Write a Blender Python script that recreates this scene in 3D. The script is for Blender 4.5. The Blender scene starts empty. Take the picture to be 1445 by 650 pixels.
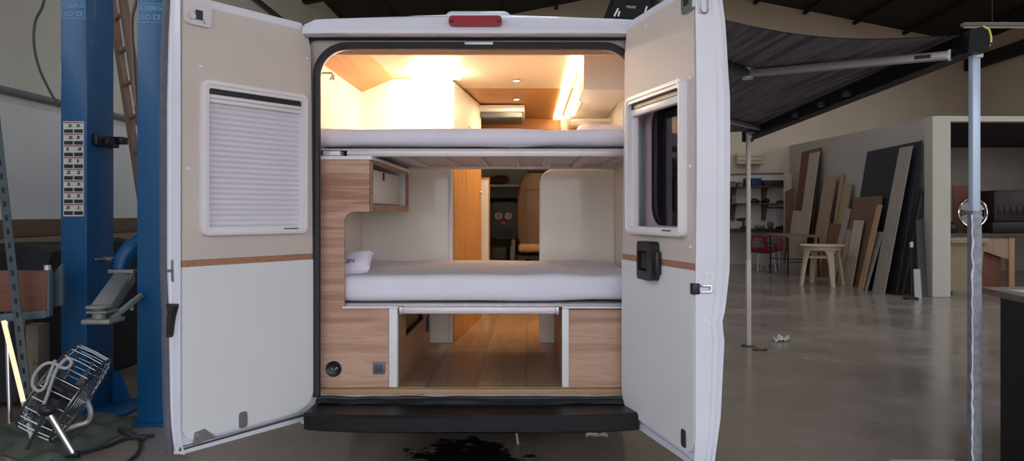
import bpy, bmesh, math, random
from mathutils import Vector, Matrix, noise
random.seed(7)
V = Vector
SC = bpy.context.scene
COL = SC.collection
F, VX, HY, CZ = 1000.0, 745.0, 300.0, 1.43      # focal length in px, vanishing point of the hall axis, eye height
PI = math.pi

def at(px, py, Y):
    return V(((px - VX) / F * Y, Y, CZ - (py - HY) / F * Y))
def xat(px, Y): return (px - VX) / F * Y
def zat(py, Y): return CZ - (py - HY) / F * Y

# ---------------------------------------------------------------- materials
def s2l(c):
    c = c / 255.0
    return c / 12.92 if c <= .04045 else ((c + .055) / 1.055) ** 2.4
def C(r, g, b): return (s2l(r), s2l(g), s2l(b), 1)

def new_mat(name):
    m = bpy.data.materials.new(name); m.use_nodes = True
    nt = m.node_tree; nt.nodes.clear()
    out = nt.nodes.new('ShaderNodeOutputMaterial'); bs = nt.nodes.new('ShaderNodeBsdfPrincipled')
    nt.links.new(bs.outputs[0], out.inputs[0])
    return m, nt, bs, out
def ramp(nt, fac, cols):
    r = nt.nodes.new('ShaderNodeValToRGB')
    e = r.color_ramp.elements
    while len(e) < len(cols): e.new(.5)
    for i, (p, c) in enumerate(cols): e[i].position = p; e[i].color = c
    nt.links.new(fac, r.inputs[0]); return r.outputs[0]
def coords(nt, scale=(1, 1, 1), kind='Object', rot=(0, 0, 0)):
    t = nt.nodes.new('ShaderNodeTexCoord'); mp = nt.nodes.new('ShaderNodeMapping')
    mp.inputs['Scale'].default_value = scale; mp.inputs['Rotation'].default_value = rot
    nt.links.new(t.outputs[kind], mp.inputs[0]); return mp.outputs[0]
def nz(nt, vec, scale, detail=4, rough=.5, dist=0):
    n = nt.nodes.new('ShaderNodeTexNoise'); n.inputs['Scale'].default_value = scale
    n.inputs['Detail'].default_value = detail; n.inputs['Roughness'].default_value = rough
    n.inputs['Distortion'].default_value = dist
    nt.links.new(vec, n.inputs['Vector']); return n.outputs['Fac']
def bump(nt, bs, h, strength, dist=.01):
    b = nt.nodes.new('ShaderNodeBump'); b.inputs['Strength'].default_value = strength
    b.inputs['Distance'].default_value = dist
    nt.links.new(h, b.inputs['Height']); nt.links.new(b.outputs[0], bs.inputs['Normal'])
def dim(c, k): return (c[0] * k, c[1] * k, c[2] * k, 1)

def flat(name, c, rough=.5, metal=0, var=.08, scale=6, bmp=0, spec=.5, coat=0):
    m, nt, bs, out = new_mat(name)
    v = coords(nt)
    f = nz(nt, v, scale)
    nt.links.new(ramp(nt, f, [(.3, dim(c, 1 - var)), (.7, dim(c, 1 + var))]), bs.inputs['Base Color'])
    bs.inputs['Roughness'].default_value = rough; bs.inputs['Metallic'].default_value = metal
    bs.inputs['Specular IOR Level'].default_value = spec
    bs.inputs['Coat Weight'].default_value = coat
    if bmp: bump(nt, bs, nz(nt, v, scale * 8), bmp)
    return m
def wood(name, c1, c2, axis='z', rough=.45, fine=60, c3=None):
    m, nt, bs, out = new_mat(name)
    sc = {'x': (1.2, fine, fine), 'y': (fine, 1.2, fine), 'z': (fine, fine, 1.2)}[axis]
    sc2 = tuple(s * .16 for s in sc)
    f1 = nz(nt, coords(nt, sc), 1, 5, .6, .4); f2 = nz(nt, coords(nt, sc2), 1, 3, .5, 1.2)
    mx = nt.nodes.new('ShaderNodeMath'); mx.operation = 'ADD'
    nt.links.new(f1, mx.inputs[0]); nt.links.new(f2, mx.inputs[1])
    hf = nt.nodes.new('ShaderNodeMath'); hf.operation = 'MULTIPLY'; hf.inputs[1].default_value = .5
    nt.links.new(mx.outputs[0], hf.inputs[0])
    nt.links.new(ramp(nt, hf.outputs[0], [(.40, c1), (.52, c2), (.60, c3 or c1)]), bs.inputs['Base Color'])
    bs.inputs['Roughness'].default_value = rough
    return m
def glow(name, c, s):
    m, nt, bs, out = new_mat(name)
    e = nt.nodes.new('ShaderNodeEmission'); e.inputs[0].default_value = c; e.inputs[1].default_value = s
    nt.links.new(e.outputs[0], out.inputs[0]); return m

M = {}
M['van_white'] = flat('van_white_paint', C(226, 226, 236), .28, var=.02, coat=.3)
M['jamb'] = flat('jamb_paint', C(168, 156, 152), .35, var=.05)
M['panel_beige'] = flat('beige_door_lining', C(210, 199, 191), .55, var=.03, scale=3)
M['panel_white'] = flat('white_door_lining', C(230, 232, 234), .42, var=.015, scale=3)
M['strip_wood'] = wood('door_strip_wood', C(160, 112, 84), C(178, 130, 98), 'x')
M['plastic_white'] = flat('white_window_plastic', C(236, 232, 234), .35, var=.02)
M['surround'] = flat('mauve_glazing_surround', C(190, 165, 172), .5, var=.03)
M['pleat'] = flat('pleated_blind_fabric', C(226, 222, 232), .8, var=.02)
M['black_plastic'] = flat('black_plastic', C(30, 31, 37), .4, var=.1)
M['black_gloss'] = flat('bumper_black', C(13, 14, 19), .42, var=.2, scale=9)
M['rubber'] = flat('rubber_seal', C(44, 42, 48), .6, var=.1)
M['seal_blue'] = flat('door_seal_rubber', C(82, 84, 98), .5, var=.15, scale=20)
M['steel'] = flat('dull_steel', C(165, 168, 170), .38, 1, var=.1)
M['chrome'] = flat('chrome', C(225, 225, 228), .15, 1, var=.03)
M['cage_wire'] = flat('dull_chrome_wire', C(150, 152, 154), .28, 1, var=.1)
M['alu'] = flat('aluminium_profile', C(214, 206, 210), .4, .35, var=.05)
M['red_lens'] = flat('red_lens', C(150, 12, 30), .3, var=.15, scale=30, spec=.3)
M['wood_front'] = wood('cabinet_front_walnut', C(172, 128, 106), C(204, 164, 142), 'x', .5, 26, C(160, 114, 92))
M['wood_side'] = wood('cabinet_side_walnut', C(150, 108, 86), C(172, 130, 106), 'y', .5, 26)
M['wood_aisle'] = wood('aisle_wood_panel', C(190, 132, 72), C(206, 152, 92), 'z', .45, 22, C(178, 120, 62))
M['wood_light'] = wood('light_wood_lining', C(190, 132, 80), C(202, 146, 92), 'x', .45, 18)
M['edge_white'] = flat('white_edge_trim', C(232, 230, 232), .4, var=.02)
M['header_wood'] = wood('lit_header_wood', C(232, 186, 140), C(240, 200, 156), 'x', .5, 18)  # paler copy of the lining wood, coloured as if lit from inside
M['wood_slope'] = wood('sloping_wood_panel', C(186, 124, 70), C(200, 140, 84), 'y', .45, 18)
M['lining'] = flat('cream_wall_lining', C(234, 228, 218), .5, var=.02)
M['gloss_cream'] = flat('glossy_cream_laminate', C(238, 232, 222), .16, var=.02, coat=.3)
M['ceil_lining'] = flat('van_ceiling_lining', C(226, 204, 176), .5, var=.02)
M['sheet'] = flat('white_bed_sheet', C(236, 231, 244), .85, var=.03, scale=5, bmp=.08)
M['ply'] = wood('plywood_slat', C(196, 190, 188), C(212, 206, 204), 'y', .6)
M['tan_edge'] = flat('tan_threshold', C(176, 142, 104), .5, var=.05)
M['locker_grey'] = flat('warm_white_locker', C(232, 224, 220), .4, var=.02)
M['seat_fabric'] = flat('brown_leatherette', C(104, 82, 66), .5, var=.06, bmp=.1)
M['dash'] = flat('dashboard_plastic', C(30, 28, 28), .5, var=.1)
M['vent_silver'] = flat('silver_vent_ring', C(190, 185, 175), .3, .6)
M['red_display'] = glow('red_radio_display', C(220, 40, 50), .35)
M['cab_blind'] = flat('grey_green_cab_lining', C(196, 208, 200), .7, var=.04)
M['burgundy'] = flat('burgundy_cloth', C(78, 34, 42), .8, var=.2)
M['mark_red'] = flat('dark_red_print', C(96, 40, 60), .7, var=.05)
M['awning_case'] = flat('anthracite_awning_case', C(12, 12, 15), .45, var=.1, spec=.2)
M['awning_pole'] = flat('pale_blue_white_leg', C(196, 214, 236), .35, .2, var=.03)
M['cream_leg'] = flat('off_white_leg', C(226, 212, 198), .4, var=.03)
M['film'] = flat('cloudy_protective_film', C(150, 152, 162), .35, .3, var=.25, scale=30, bmp=.5)
M['grey_arm'] = flat('silver_grey_arm', C(176, 166, 170), .4, .3, var=.06)
M['yellow_cap'] = flat('yellow_edge', C(225, 215, 110), .5)
M['blue_lift'] = flat('blue_lift_paint', C(11, 84, 134), .42, var=.06, scale=3, coat=.1)
M['blue_text'] = flat('pale_stencil_paint', C(120, 178, 208), .6, var=.05)
M['sticker'] = flat('sticker_white', C(214, 214, 210), .5, var=.03)
M['sticker_red'] = flat('sticker_red', C(150, 40, 52), .5)
M['sticker_black'] = flat('sticker_black', C(36, 38, 44), .5)
M['sticker_yellow'] = flat('sticker_yellow', C(200, 190, 50), .5)
M['arm_grey'] = flat('grey_lift_arm', C(150, 152, 146), .5, .3, var=.1)
M['ladder_wood'] = wood('old_ladder_wood', C(120, 98, 84), C(146, 120, 104), 'z', .8, 40)
M['bench_brown'] = wood('brown_bench_front', C(112, 72, 56), C(128, 84, 66), 'x', .6, 14)
M['grey_metal'] = flat('grey_painted_metal', C(98, 114, 124), .5, .2, var=.08)
M['slot_green'] = flat('grey_green_slotted_steel', C(88, 100, 106), .5, .4, var=.12, scale=20)
M['card'] = flat('dull_cardboard', C(128, 118, 104), .85, var=.08)
M['black_tarp'] = flat('black_tarpaulin', C(22, 24, 30), .6, var=.2, bmp=.3)
M['green_tarp'] = flat('green_grey_tarp', C(92, 98, 86), .85, var=.25, scale=4, bmp=.3)
M['cable_grey'] = flat('grey_cable', C(70, 74, 78), .5)
M['cable_black'] = flat('black_hose', C(40, 42, 46), .5)
M['cord_white'] = flat('off_white_cord', C(186, 186, 182), .5)
M['pipe_grey'] = flat('grey_conduit', C(120, 124, 124), .5)
M['board_brown'] = wood('brown_timber', C(104, 80, 62), C(120, 94, 74), 'y', .8, 14)
M['board_beige'] = wood('beige_timber', C(134, 118, 100), C(146, 130, 110), 'y', .8, 14)
M['cream_plastic'] = flat('cream_plastic', C(212, 196, 164), .5, var=.03)
M['red_seat'] = flat('dark_red_plastic', C(128, 28, 42), .45, var=.08)
M['shelf_wood'] = wood('brown_shelf', C(92, 72, 60), C(108, 86, 72), 'x', .7, 14)
M['navy'] = flat('navy_case', C(32, 50, 96), .5)
M['maroon'] = flat('maroon_case', C(54, 28, 36), .5)
M['bin'] = flat('tan_bin_plastic', C(158, 145, 118), .5, var=.05)
M['pillar'] = flat('cream_pillar', C(208, 201, 186), .7, var=.04, scale=3)
M['dark_block'] = flat('dark_counter_side', C(18, 20, 28), .5, var=.1)
M['worktop'] = wood('grey_brown_worktop', C(112, 98, 86), C(134, 118, 104), 'y', .6, 14)
M['paper'] = flat('off_white_paper', C(214, 208, 196), .8, var=.04)
M['tyre'] = flat('tyre_rubber', C(26, 26, 28), .8, var=.15, bmp=.3)
M['sliver_glow'] = glow('bright_sliver_glow', C(255, 224, 186), 1.2)  # emission for the sliver stand-in under the bench
M['led'] = glow('warm_led', (1, .72, .40, 1), 13)
M['led_bright'] = glow('bright_warm_led', (1, .80, .54, 1), 150)
M['spot'] = glow('spot_lens', (1, .86, .66, 1), 9)

def sheet_goods():
    cols = {'black_sheet': (34, 36, 44), 'grey_plank': (150, 140, 128), 'tan': (158, 132, 108), 'brown': (108, 80, 62),
            'redbrown': (112, 70, 54), 'rust': (122, 76, 56), 'pale': (176, 162, 144), 'darkgrey': (66, 64, 66), 'pine': (170, 134, 100), 'lightgrey': (160, 158, 154)}
    for k, c in cols.items():
        a = dim(C(*c), 1.3)
        M['b_' + k] = wood('board_' + k, dim(a, .92), dim(a, 1.06), 'z', .65, 12)
sheet_goods()

def m_glass():
    m, nt, bs, out = new_mat('tinted_acrylic')
    nt.nodes.remove(bs)
    tr = nt.nodes.new('ShaderNodeBsdfTransparent'); tr.inputs[0].default_value = (.50, .47, .52, 1)
    gl = nt.nodes.new('ShaderNodeBsdfGlossy'); gl.inputs['Roughness'].default_value = .03; gl.inputs[0].default_value = (.9, .88, .92, 1)
    fr = nt.nodes.new('ShaderNodeFresnel'); fr.inputs[0].default_value = 1.5
    mx = nt.nodes.new('ShaderNodeMixShader')
    nt.links.new(fr.outputs[0], mx.inputs[0]); nt.links.new(tr.outputs[0], mx.inputs[1]); nt.links.new(gl.outputs[0], mx.inputs[2])
    nt.links.new(mx.outputs[0], out.inputs[0]); return m
M['glass'] = m_glass()

def m_floor():
    m, nt, bs, out = new_mat('stained_concrete')
    v = coords(nt)
    a = nz(nt, v, .9, 6, .6); b = nz(nt, v, 14, 5, .7)
    mx = nt.nodes.new('ShaderNodeMath'); mx.operation = 'MULTIPLY_ADD'; mx.inputs[1].default_value = .35; 
    nt.links.new(b, mx.inputs[0]); nt.links.new(a, mx.inputs[2])
    base = ramp(nt, mx.outputs[0], [(.42, C(124, 110, 97)), (.62, C(142, 127, 113)), (.85, C(158, 143, 129))])
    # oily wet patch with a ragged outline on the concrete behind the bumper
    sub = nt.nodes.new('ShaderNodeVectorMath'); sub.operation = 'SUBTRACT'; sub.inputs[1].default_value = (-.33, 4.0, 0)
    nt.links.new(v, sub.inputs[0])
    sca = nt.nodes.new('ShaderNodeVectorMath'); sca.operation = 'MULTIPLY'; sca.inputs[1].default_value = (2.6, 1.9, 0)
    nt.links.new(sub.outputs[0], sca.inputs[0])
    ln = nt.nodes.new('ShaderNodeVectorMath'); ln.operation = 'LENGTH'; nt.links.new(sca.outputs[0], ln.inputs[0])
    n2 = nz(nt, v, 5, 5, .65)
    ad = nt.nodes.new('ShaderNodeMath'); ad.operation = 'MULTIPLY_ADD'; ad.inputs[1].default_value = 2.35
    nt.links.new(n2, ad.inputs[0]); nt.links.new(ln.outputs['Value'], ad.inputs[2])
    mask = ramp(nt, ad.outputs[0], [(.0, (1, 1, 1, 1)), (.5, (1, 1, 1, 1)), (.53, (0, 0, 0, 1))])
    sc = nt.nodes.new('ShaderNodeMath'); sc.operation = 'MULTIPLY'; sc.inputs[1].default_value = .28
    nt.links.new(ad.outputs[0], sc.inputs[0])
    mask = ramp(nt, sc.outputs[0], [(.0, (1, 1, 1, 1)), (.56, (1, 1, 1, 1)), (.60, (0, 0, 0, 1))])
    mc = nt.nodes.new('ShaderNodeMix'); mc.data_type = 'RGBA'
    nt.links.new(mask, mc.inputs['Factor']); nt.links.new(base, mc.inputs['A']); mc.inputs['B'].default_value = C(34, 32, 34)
    nt.links.new(mc.outputs['Result'], bs.inputs['Base Color'])
    rr = ramp(nt, a, [(.3, (.10, .10, .10, 1)), (.7, (.30, .30, .30, 1))])
    nt.links.new(rr, bs.inputs['Roughness'])
    bump(nt, bs, b, .06)
    return m
M['floor'] = m_floor()

def m_vinyl():
    m, nt, bs, out = new_mat('oak_vinyl_planks')
    v = coords(nt, (1, 1, 1), rot=(0, 0, PI / 2))
    br = nt.nodes.new('ShaderNodeTexBrick'); nt.links.new(v, br.inputs['Vector'])
    br.inputs['Scale'].default_value = 1; br.inputs['Brick Width'].default_value = .62; br.inputs['Row Height'].default_value = .26
    br.inputs['Mortar Size'].default_value = .002; br.inputs['Bias'].default_value = -.1
    br.inputs['Color1'].default_value = C(178, 148, 118); br.inputs['Color2'].default_value = C(150, 122, 98); br.inputs['Mortar'].default_value = C(96, 74, 58)
    f = nz(nt, coords(nt, (26, 2, 1)), 1, 5, .6, .6)
    g = ramp(nt, f, [(.3, (.72, .72, .72, 1)), (.7, (1.12, 1.1, 1.08, 1))])
    mx = nt.nodes.new('ShaderNodeMix'); mx.data_type = 'RGBA'; mx.blend_type = 'MULTIPLY'; mx.inputs['Factor'].default_value = 1
    nt.links.new(br.outputs['Color'], mx.inputs['A']); nt.links.new(g, mx.inputs['B'])
    nt.links.new(mx.outputs['Result'], bs.inputs['Base Color']); bs.inputs['Roughness'].default_value = .38
    return m
M['vinyl'] = m_vinyl()

def m_awning():
    m, nt, bs, out = new_mat('striped_awning_cloth')
    f = nz(nt, coords(nt, (11, .45, 2)), 1, 3, .6)
    nt.links.new(ramp(nt, f, [(.35, C(66, 62, 68)), (.5, C(120, 114, 122)), (.62, C(74, 70, 76))]), bs.inputs['Base Color'])
    bs.inputs['Roughness'].default_value = .75
    w = nz(nt, coords(nt, (9, .6, 4)), 1, 2)
    bump(nt, bs, w, .25, .02); return m
M['awning'] = m_awning()

def m_wall(name, c, scale=.7, var=.07):
    m, nt, bs, out = new_mat(name)
    v = coords(nt); a = nz(nt, v, scale, 5, .6)
    nt.links.new(ramp(nt, a, [(.3, dim(c, 1 - var)), (.7, dim(c, 1 + var))]), bs.inputs['Base Color'])
    bs.inputs['Roughness'].default_value = .8; bump(nt, bs, nz(nt, v, 60), .05); return m
M['wall_beige'] = m_wall('beige_rendered_wall', C(222, 202, 177))
M['wall_grey'] = m_wall('pale_grey_wall', C(214, 209, 194))
M['wall_low'] = m_wall('bluish_white_wall_panel', C(222, 221, 216))
M['wall_part'] = m_wall('grey_partition_board', C(202, 192, 180))
M['roof'] = m_wall('dark_roof_sheet', C(44, 38, 34), 2)
M['roof_beam'] = m_wall('dark_roof_steel', C(34, 30, 30), 2)
M['dark_room'] = m_wall('dim_back_room', C(190, 182, 174), 2)
M['wall_pale'] = m_wall('pale_lower_wall', C(216, 208, 198))
M['ground_out'] = m_wall('yard_ground', C(150, 145, 138), 2)

# ---------------------------------------------------------------- mesh builder
class MB:
    def __init__(s, f=None): s.bm = bmesh.new(); s.f = f or (lambda p: p)
    def add(s, vs, fs):
        v = [s.bm.verts.new(s.f(V(p))) for p in vs]
        for q in fs:
            try: s.bm.faces.new([v[i] for i in q])
            except ValueError: pass
        return s
    def addbm(s, t):
        t.verts.index_update()
        s.add([v.co.copy() for v in t.verts], [[v.index for v in f.verts] for f in t.faces]); t.free(); return s
    def box(s, lo, hi, bev=0, seg=2, mtx=None, cuts=0, wob=0, wsc=6):
        t = bmesh.new(); bmesh.ops.create_cube(t, size=1)
        lo = V(lo); hi = V(hi); c = (lo + hi) / 2; d = hi - lo
        for v in t.verts: v.co = V((v.co.x * d.x, v.co.y * d.y, v.co.z * d.z))
        if bev: bmesh.ops.bevel(t, geom=t.edges[:], offset=min(bev, min(d) * .49), segments=seg, affect='EDGES', profile=.5)
        if cuts: bmesh.ops.subdivide_edges(t, edges=[e for e in t.edges if e.calc_length() > .12], cuts=cuts, use_grid_fill=True)
        if wob:
            t.normal_update()
            for v in t.verts:
                p = v.co + c
                v.co = v.co + v.normal * wob * noise.noise(V((p.x * wsc, p.y * wsc, p.z * wsc)))
        for v in t.verts:
            v.co = (mtx @ v.co if mtx else v.co) + c
        return s.addbm(t)
    def cyl(s, p0, p1, r0, r1=None, seg=20, bev=0):
        r1 = r0 if r1 is None else r1
        p0 = V(p0); p1 = V(p1); d = (p1 - p0).normalized()
        a = d.orthogonal().normalized(); b = d.cross(a)
        n = seg; vs = []
        prof = [(0, r0), (1, r1)]
        L = (p1 - p0).length
        if bev: prof = [(0, r0 - bev), (bev / L, r0), (1 - bev / L, r1), (1, r1 - bev)]
        for t, r in prof:
            for k in range(n):
                x = 2 * PI * k / n; vs.append(p0 + d * L * t + (a * math.cos(x) + b * math.sin(x)) * r)
        fs = [[j * n + k, j * n + (k + 1) % n, (j + 1) * n + (k + 1) % n, (j + 1) * n + k] for j in range(len(prof) - 1) for k in range(n)]
        fs += [list(range(n))[::-1], list(range((len(prof) - 1) * n, len(prof) * n))]
        return s.add(vs, fs)
    def lathe(s, prof, o, axis=(0, 0, 1), seg=28):
        o = V(o); d = V(axis).normalized(); a = d.orthogonal().normalized(); b = d.cross(a); n = seg
        vs = [o + d * h + (a * math.cos(2 * PI * k / n) + b * math.sin(2 * PI * k / n)) * max(r, 1e-4) for r, h in prof for k in range(n)]
        m = len(prof)
        fs = [[j * n + k, j * n + (k + 1) % n, (j + 1) * n + (k + 1) % n, (j + 1) * n + k] for j in range(m - 1) for k in range(n)]
        fs += [list(range(n))[::-1], list(range((m - 1) * n, m * n))]
        return s.add(vs, fs)
    def tube(s, pts, r, seg=8, closed=False, sq=False):
        pts = [V(p) for p in pts]; n = len(pts)
        if sq: seg = 4
        rs = r if isinstance(r, (list, tuple)) else [r] * n
        tan = []
        for i in range(n):
            if closed: t = pts[(i + 1) % n] - pts[i - 1]
            else: t = pts[min(i + 1, n - 1)] - pts[max(i - 1, 0)]
            tan.append(t.normalized())
        a = tan[0].orthogonal().normalized()
        if sq:
            up = V((0, 0, 1)) if abs(tan[0].z) < .9 else V((0, 1, 0))
            a = (up - tan[0] * up.dot(tan[0])).normalized()
        vs = []
        for i in range(n):
            if i: a = (a - tan[i] * a.dot(tan[i])).normalized()
            b = tan[i].cross(a)
            for k in range(seg):
                x = 2 * PI * (k + (.5 if sq else 0)) / seg
                vs.append(pts[i] + (a * math.cos(x) + b * math.sin(x)) * rs[i] * (1.414 if sq else 1))
        fs = []
        for i in range(n if closed else n - 1):
            j = (i + 1) % n
            for k in range(seg):
                fs.append([i * seg + k, i * seg + (k + 1) % seg, j * seg + (k + 1) % seg, j * seg + k])
        if not closed: fs += [list(range(seg))[::-1], list(range((n - 1) * seg, n * seg))]
        return s.add(vs, fs)
    def bar(s, p0, p1, w, h, up=(0, 0, 1), bev=0):
        p0 = V(p0); p1 = V(p1); d = p1 - p0; L = d.length; d.normalize()
        up = V(up); u = (up - d * up.dot(d)).normalized(); sd = d.cross(u)
        mt = Matrix((sd, d, u)).transposed()
        c = (p0 + p1) / 2
        t = MB(); t.box((-w / 2, -L / 2, -h / 2), (w / 2, L / 2, h / 2), bev)
        for v in t.bm.verts: v.co = c + mt @ v.co
        return s.addbm(t.bm)
    def plate(s, loop, holes, d0, d1, g=lambda a, b, d: V((a, d, b))):
        """flat plate with holes; loop in (a,b), thickness d0..d1"""
        t = bmesh.new()
        for d in (d0, d1):
            es = []
            for lp in [loop] + list(holes):
                vs = [t.verts.new(V((a, b, d))) for a, b in lp]
                es += [t.edges.new((vs[i], vs[(i + 1) % len(vs)])) for i in range(len(vs))]
            bmesh.ops.triangle_fill(t, edges=es, use_beauty=True, use_dissolve=False)
        t.verts.index_update(); t.verts.ensure_lookup_table()
        n = len(t.verts) // 2; off = 0
        for lp in [loop] + list(holes):
            k = len(lp)
            for i in range(k):
                j = (i + 1) % k
                try: t.faces.new([t.verts[off + i], t.verts[off + j], t.verts[n + off + j], t.verts[n + off + i]])
                except ValueError: pass
            off += k
        for v in t.verts: v.co = g(*v.co)
        return s.addbm(t)
    def grid(s, fn, nu, nv):
        vs = [fn(i / nu, j / nv) for j in range(nv + 1) for i in range(nu + 1)]
        fs = [[j * (nu + 1) + i, j * (nu + 1) + i + 1, (j + 1) * (nu + 1) + i + 1, (j + 1) * (nu + 1) + i] for j in range(nv) for i in range(nu)]
        return s.add(vs, fs)
    def loft(s, rings, cap=True):
        n = len(rings[0]); vs = [p for r in rings for p in r]
        fs = [[j * n + k, j * n + (k + 1) % n, (j + 1) * n + (k + 1) % n, (j + 1) * n + k] for j in range(len(rings) - 1) for k in range(n)]
        if cap: fs += [list(range(n))[::-1], list(range((len(rings) - 1) * n, len(rings) * n))]
        return s.add(vs, fs)
    def ball(s, c, r, seg=14):
        rr = r if isinstance(r, (tuple, list)) else (r, r, r)
        t = bmesh.new(); bmesh.ops.create_uvsphere(t, u_segments=seg, v_segments=max(6, seg // 2), radius=1)
        for v in t.verts: v.co = V((v.co.x * rr[0], v.co.y * rr[1], v.co.z * rr[2])) + V(c)
        return s.addbm(t)

ORI = {}
def smooth(P, k=6):
    P = [V(p) for p in P]; Q = []
    for i in range(len(P) - 1):
        p0_, p1_, p2_, p3_ = P[max(i - 1, 0)], P[i], P[i + 1], P[min(i + 2, len(P) - 1)]
        for s_ in range(k):
            t = s_ / k; Q.append(.5 * ((2 * p1_) + (p2_ - p0_) * t + (2 * p0_ - 5 * p1_ + 4 * p2_ - p3_) * t * t + (3 * p1_ - p0_ - 3 * p2_ + p3_) * t ** 3))
    return Q + [P[-1]]
def build(name, mb, mat, parent=None, origin=None, smooth=True):
    bm = mb.bm
    bmesh.ops.recalc_face_normals(bm, faces=bm.faces[:])
    if parent is not None: org = ORI[parent.name]
    else: org = V(origin) if origin is not None else V((0, 0, 0))
    for v in bm.verts: v.co -= org
    me = bpy.data.meshes.new(name); bm.to_mesh(me); bm.free()
    if smooth:
        me.shade_smooth()
        me.set_sharp_from_angle(angle=math.radians(32))
    if isinstance(mat, str): mat = M[mat]
    me.materials.append(mat)
    o = bpy.data.objects.new(name, me); COL.objects.link(o)
    if parent is not None: o.parent = parent
    else: o.location = org
    ORI[o.name] = org
    return o
def tag(o, label, cat, group=None, kind=None):
    if label: o['label'] = label
    if cat: o['category'] = cat
    if group: o['group'] = group
    if kind: o['kind'] = kind
    return o
def thing(name, label, cat, loc, group=None):
    o = bpy.data.objects.new(name, None); COL.objects.link(o); o.location = loc; o.empty_display_size = .1
    ORI[o.name] = V(loc); return tag(o, label, cat, group)
def solid(name, mb, mat, label, cat, group=None, origin=None):
    if origin is None:
        n = len(mb.bm.verts); c = V((0, 0, 0)); zmin = 1e9
        for v in mb.bm.verts: c += v.co; zmin = min(zmin, v.co.z)
        c /= n; origin = V((c.x, c.y, zmin))
    return tag(build(name, mb, mat, None, origin), label, cat, group)
def struct(name, mb, mat): 
    o = build(name, mb, mat, None, None, smooth=False); o['kind'] = 'structure'; return o
def copy_tree(root, loc, label, group=None):
    c = root.copy(); COL.objects.link(c); c.location = loc; c['label'] = label
    if group: c['group'] = group
    for ch in root.children:
        d = ch.copy(); COL.objects.link(d); d.parent = c
        for g in ch.children:
            e = g.copy(); COL.objects.link(e); e.parent = d
    return c
def rrect(a0, b0, a1, b1, r, n=6):
    rs = r if isinstance(r, (tuple, list)) else (r,) * 4     # a0b0, a1b0, a1b1, a0b1
    out = []
    for (ca, cb, st), rad in zip(((a0, b0, PI), (a1, b0, -PI / 2), (a1, b1, 0), (a0, b1, PI / 2)), rs):
        ca += rad if ca == a0 else -rad; cb += rad if cb == b0 else -rad
        if rad < 1e-5: out.append((ca, cb)); continue
        for k in range(n + 1):
            x = st + PI / 2 * k / n; out.append((ca + rad * math.cos(x), cb + rad * math.sin(x)))
    return out
def text(name, body, size, mat, parent, mtx, depth=.001):
    cu = bpy.data.curves.new(name, 'FONT'); cu.body = body; cu.size = size; cu.extrude = depth
    cu.align_x = 'CENTER'; cu.align_y = 'CENTER'
    o = bpy.data.objects.new(name, cu); COL.objects.link(o)
    bpy.context.view_layer.update()
    dg = bpy.context.evaluated_depsgraph_get()
    me = bpy.data.meshes.new_from_object(o.evaluated_get(dg))
    bpy.data.objects.remove(o); bpy.data.curves.remove(cu)
    mb = MB(); t = bmesh.new(); t.from_mesh(me); bpy.data.meshes.remove(me)
    for v in t.verts: v.co = mtx @ v.co
    mb.addbm(t)
    return build(name, mb, mat, parent)
def facing(loc, xdir, zdir):
    """matrix putting text's x along xdir, its face along zdir"""
    x = V(xdir).normalized(); z = V(zdir).normalized(); y = z.cross(x)
    m = Matrix((x, y, z)).transposed().to_4x4(); m.translation = V(loc); return m

# ================================================================ camera
cd = bpy.data.cameras.new('camera'); cam = bpy.data.objects.new('camera', cd); COL.objects.link(cam)
cam.location = (0, 0, CZ); cam.rotation_euler = (PI / 2, 0, 0)
cd.sensor_width = 36; cd.lens = 36 * F / 1445
cd.shift_x = (722.5 - VX) / 1445; cd.shift_y = (HY - 325) / 1445
cd.clip_start = .05; cd.clip_end = 200
SC.camera = cam

# ================================================================ the hall
WL, WR, WB, WF = -4.6, 12.5, 20.0, -2.6
EZ, RX, RZ = 6.17, 3.95, 7.9
def slab(lo, hi): m = MB(); m.box(lo, hi); return m
struct('floor', slab((WL - .2, WF - 14, -.12), (WR + .2, WB + .2, 0)), 'floor')
def gable(y0, y1, hole=None):
    m = MB(); lp = [(WL - .2, 0), (WR + .2, 0), (WR + .2, EZ), (RX, RZ), (WL - .2, EZ)]
    m.plate(lp, [hole] if hole else [], y0, y1); return m
struct('wall_back', gable(WB, WB + .15), 'wall_beige')
DOORX = (-3.9, 9.5); DOORZ = 4.6
struct('wall_front', gable(WF - .2, WF, [(DOORX[0], .002), (DOORX[1], .002), (DOORX[1], DOORZ), (DOORX[0], DOORZ)]), 'wall_beige')
YZ = lambda a, b, d: V((d, a, b))
m = MB(); m.plate([(WF, 2.5), (WB, 2.5), (WB, EZ), (WF, EZ)], [[(-2, 2.9), (4.2, 2.9), (4.2, 5.6), (-2, 5.6)]], WL - .2, WL, YZ); struct('wall_left', m, 'wall_grey')  # high opening added out of view to brighten the upper walls
struct('trim_1', slab((WL - .2, WF, 0), (WL - .004, WB, 2.5)), 'wall_low')
m = MB(); m.plate([(WF, 0), (WB, 0), (WB, EZ), (WF, EZ)], [[(-1.5, 2.4), (15.5, 2.4), (15.5, 5.3), (-1.5, 5.3)]], WR, WR + .2, YZ); struct('wall_right', m, 'wall_beige')  # long unseen opening added to light the far walls
roof = MB(); SKY = {True: (3,), False: (2, 4)}  # roof cells left open: unseen rooflights added to even the light
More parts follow.
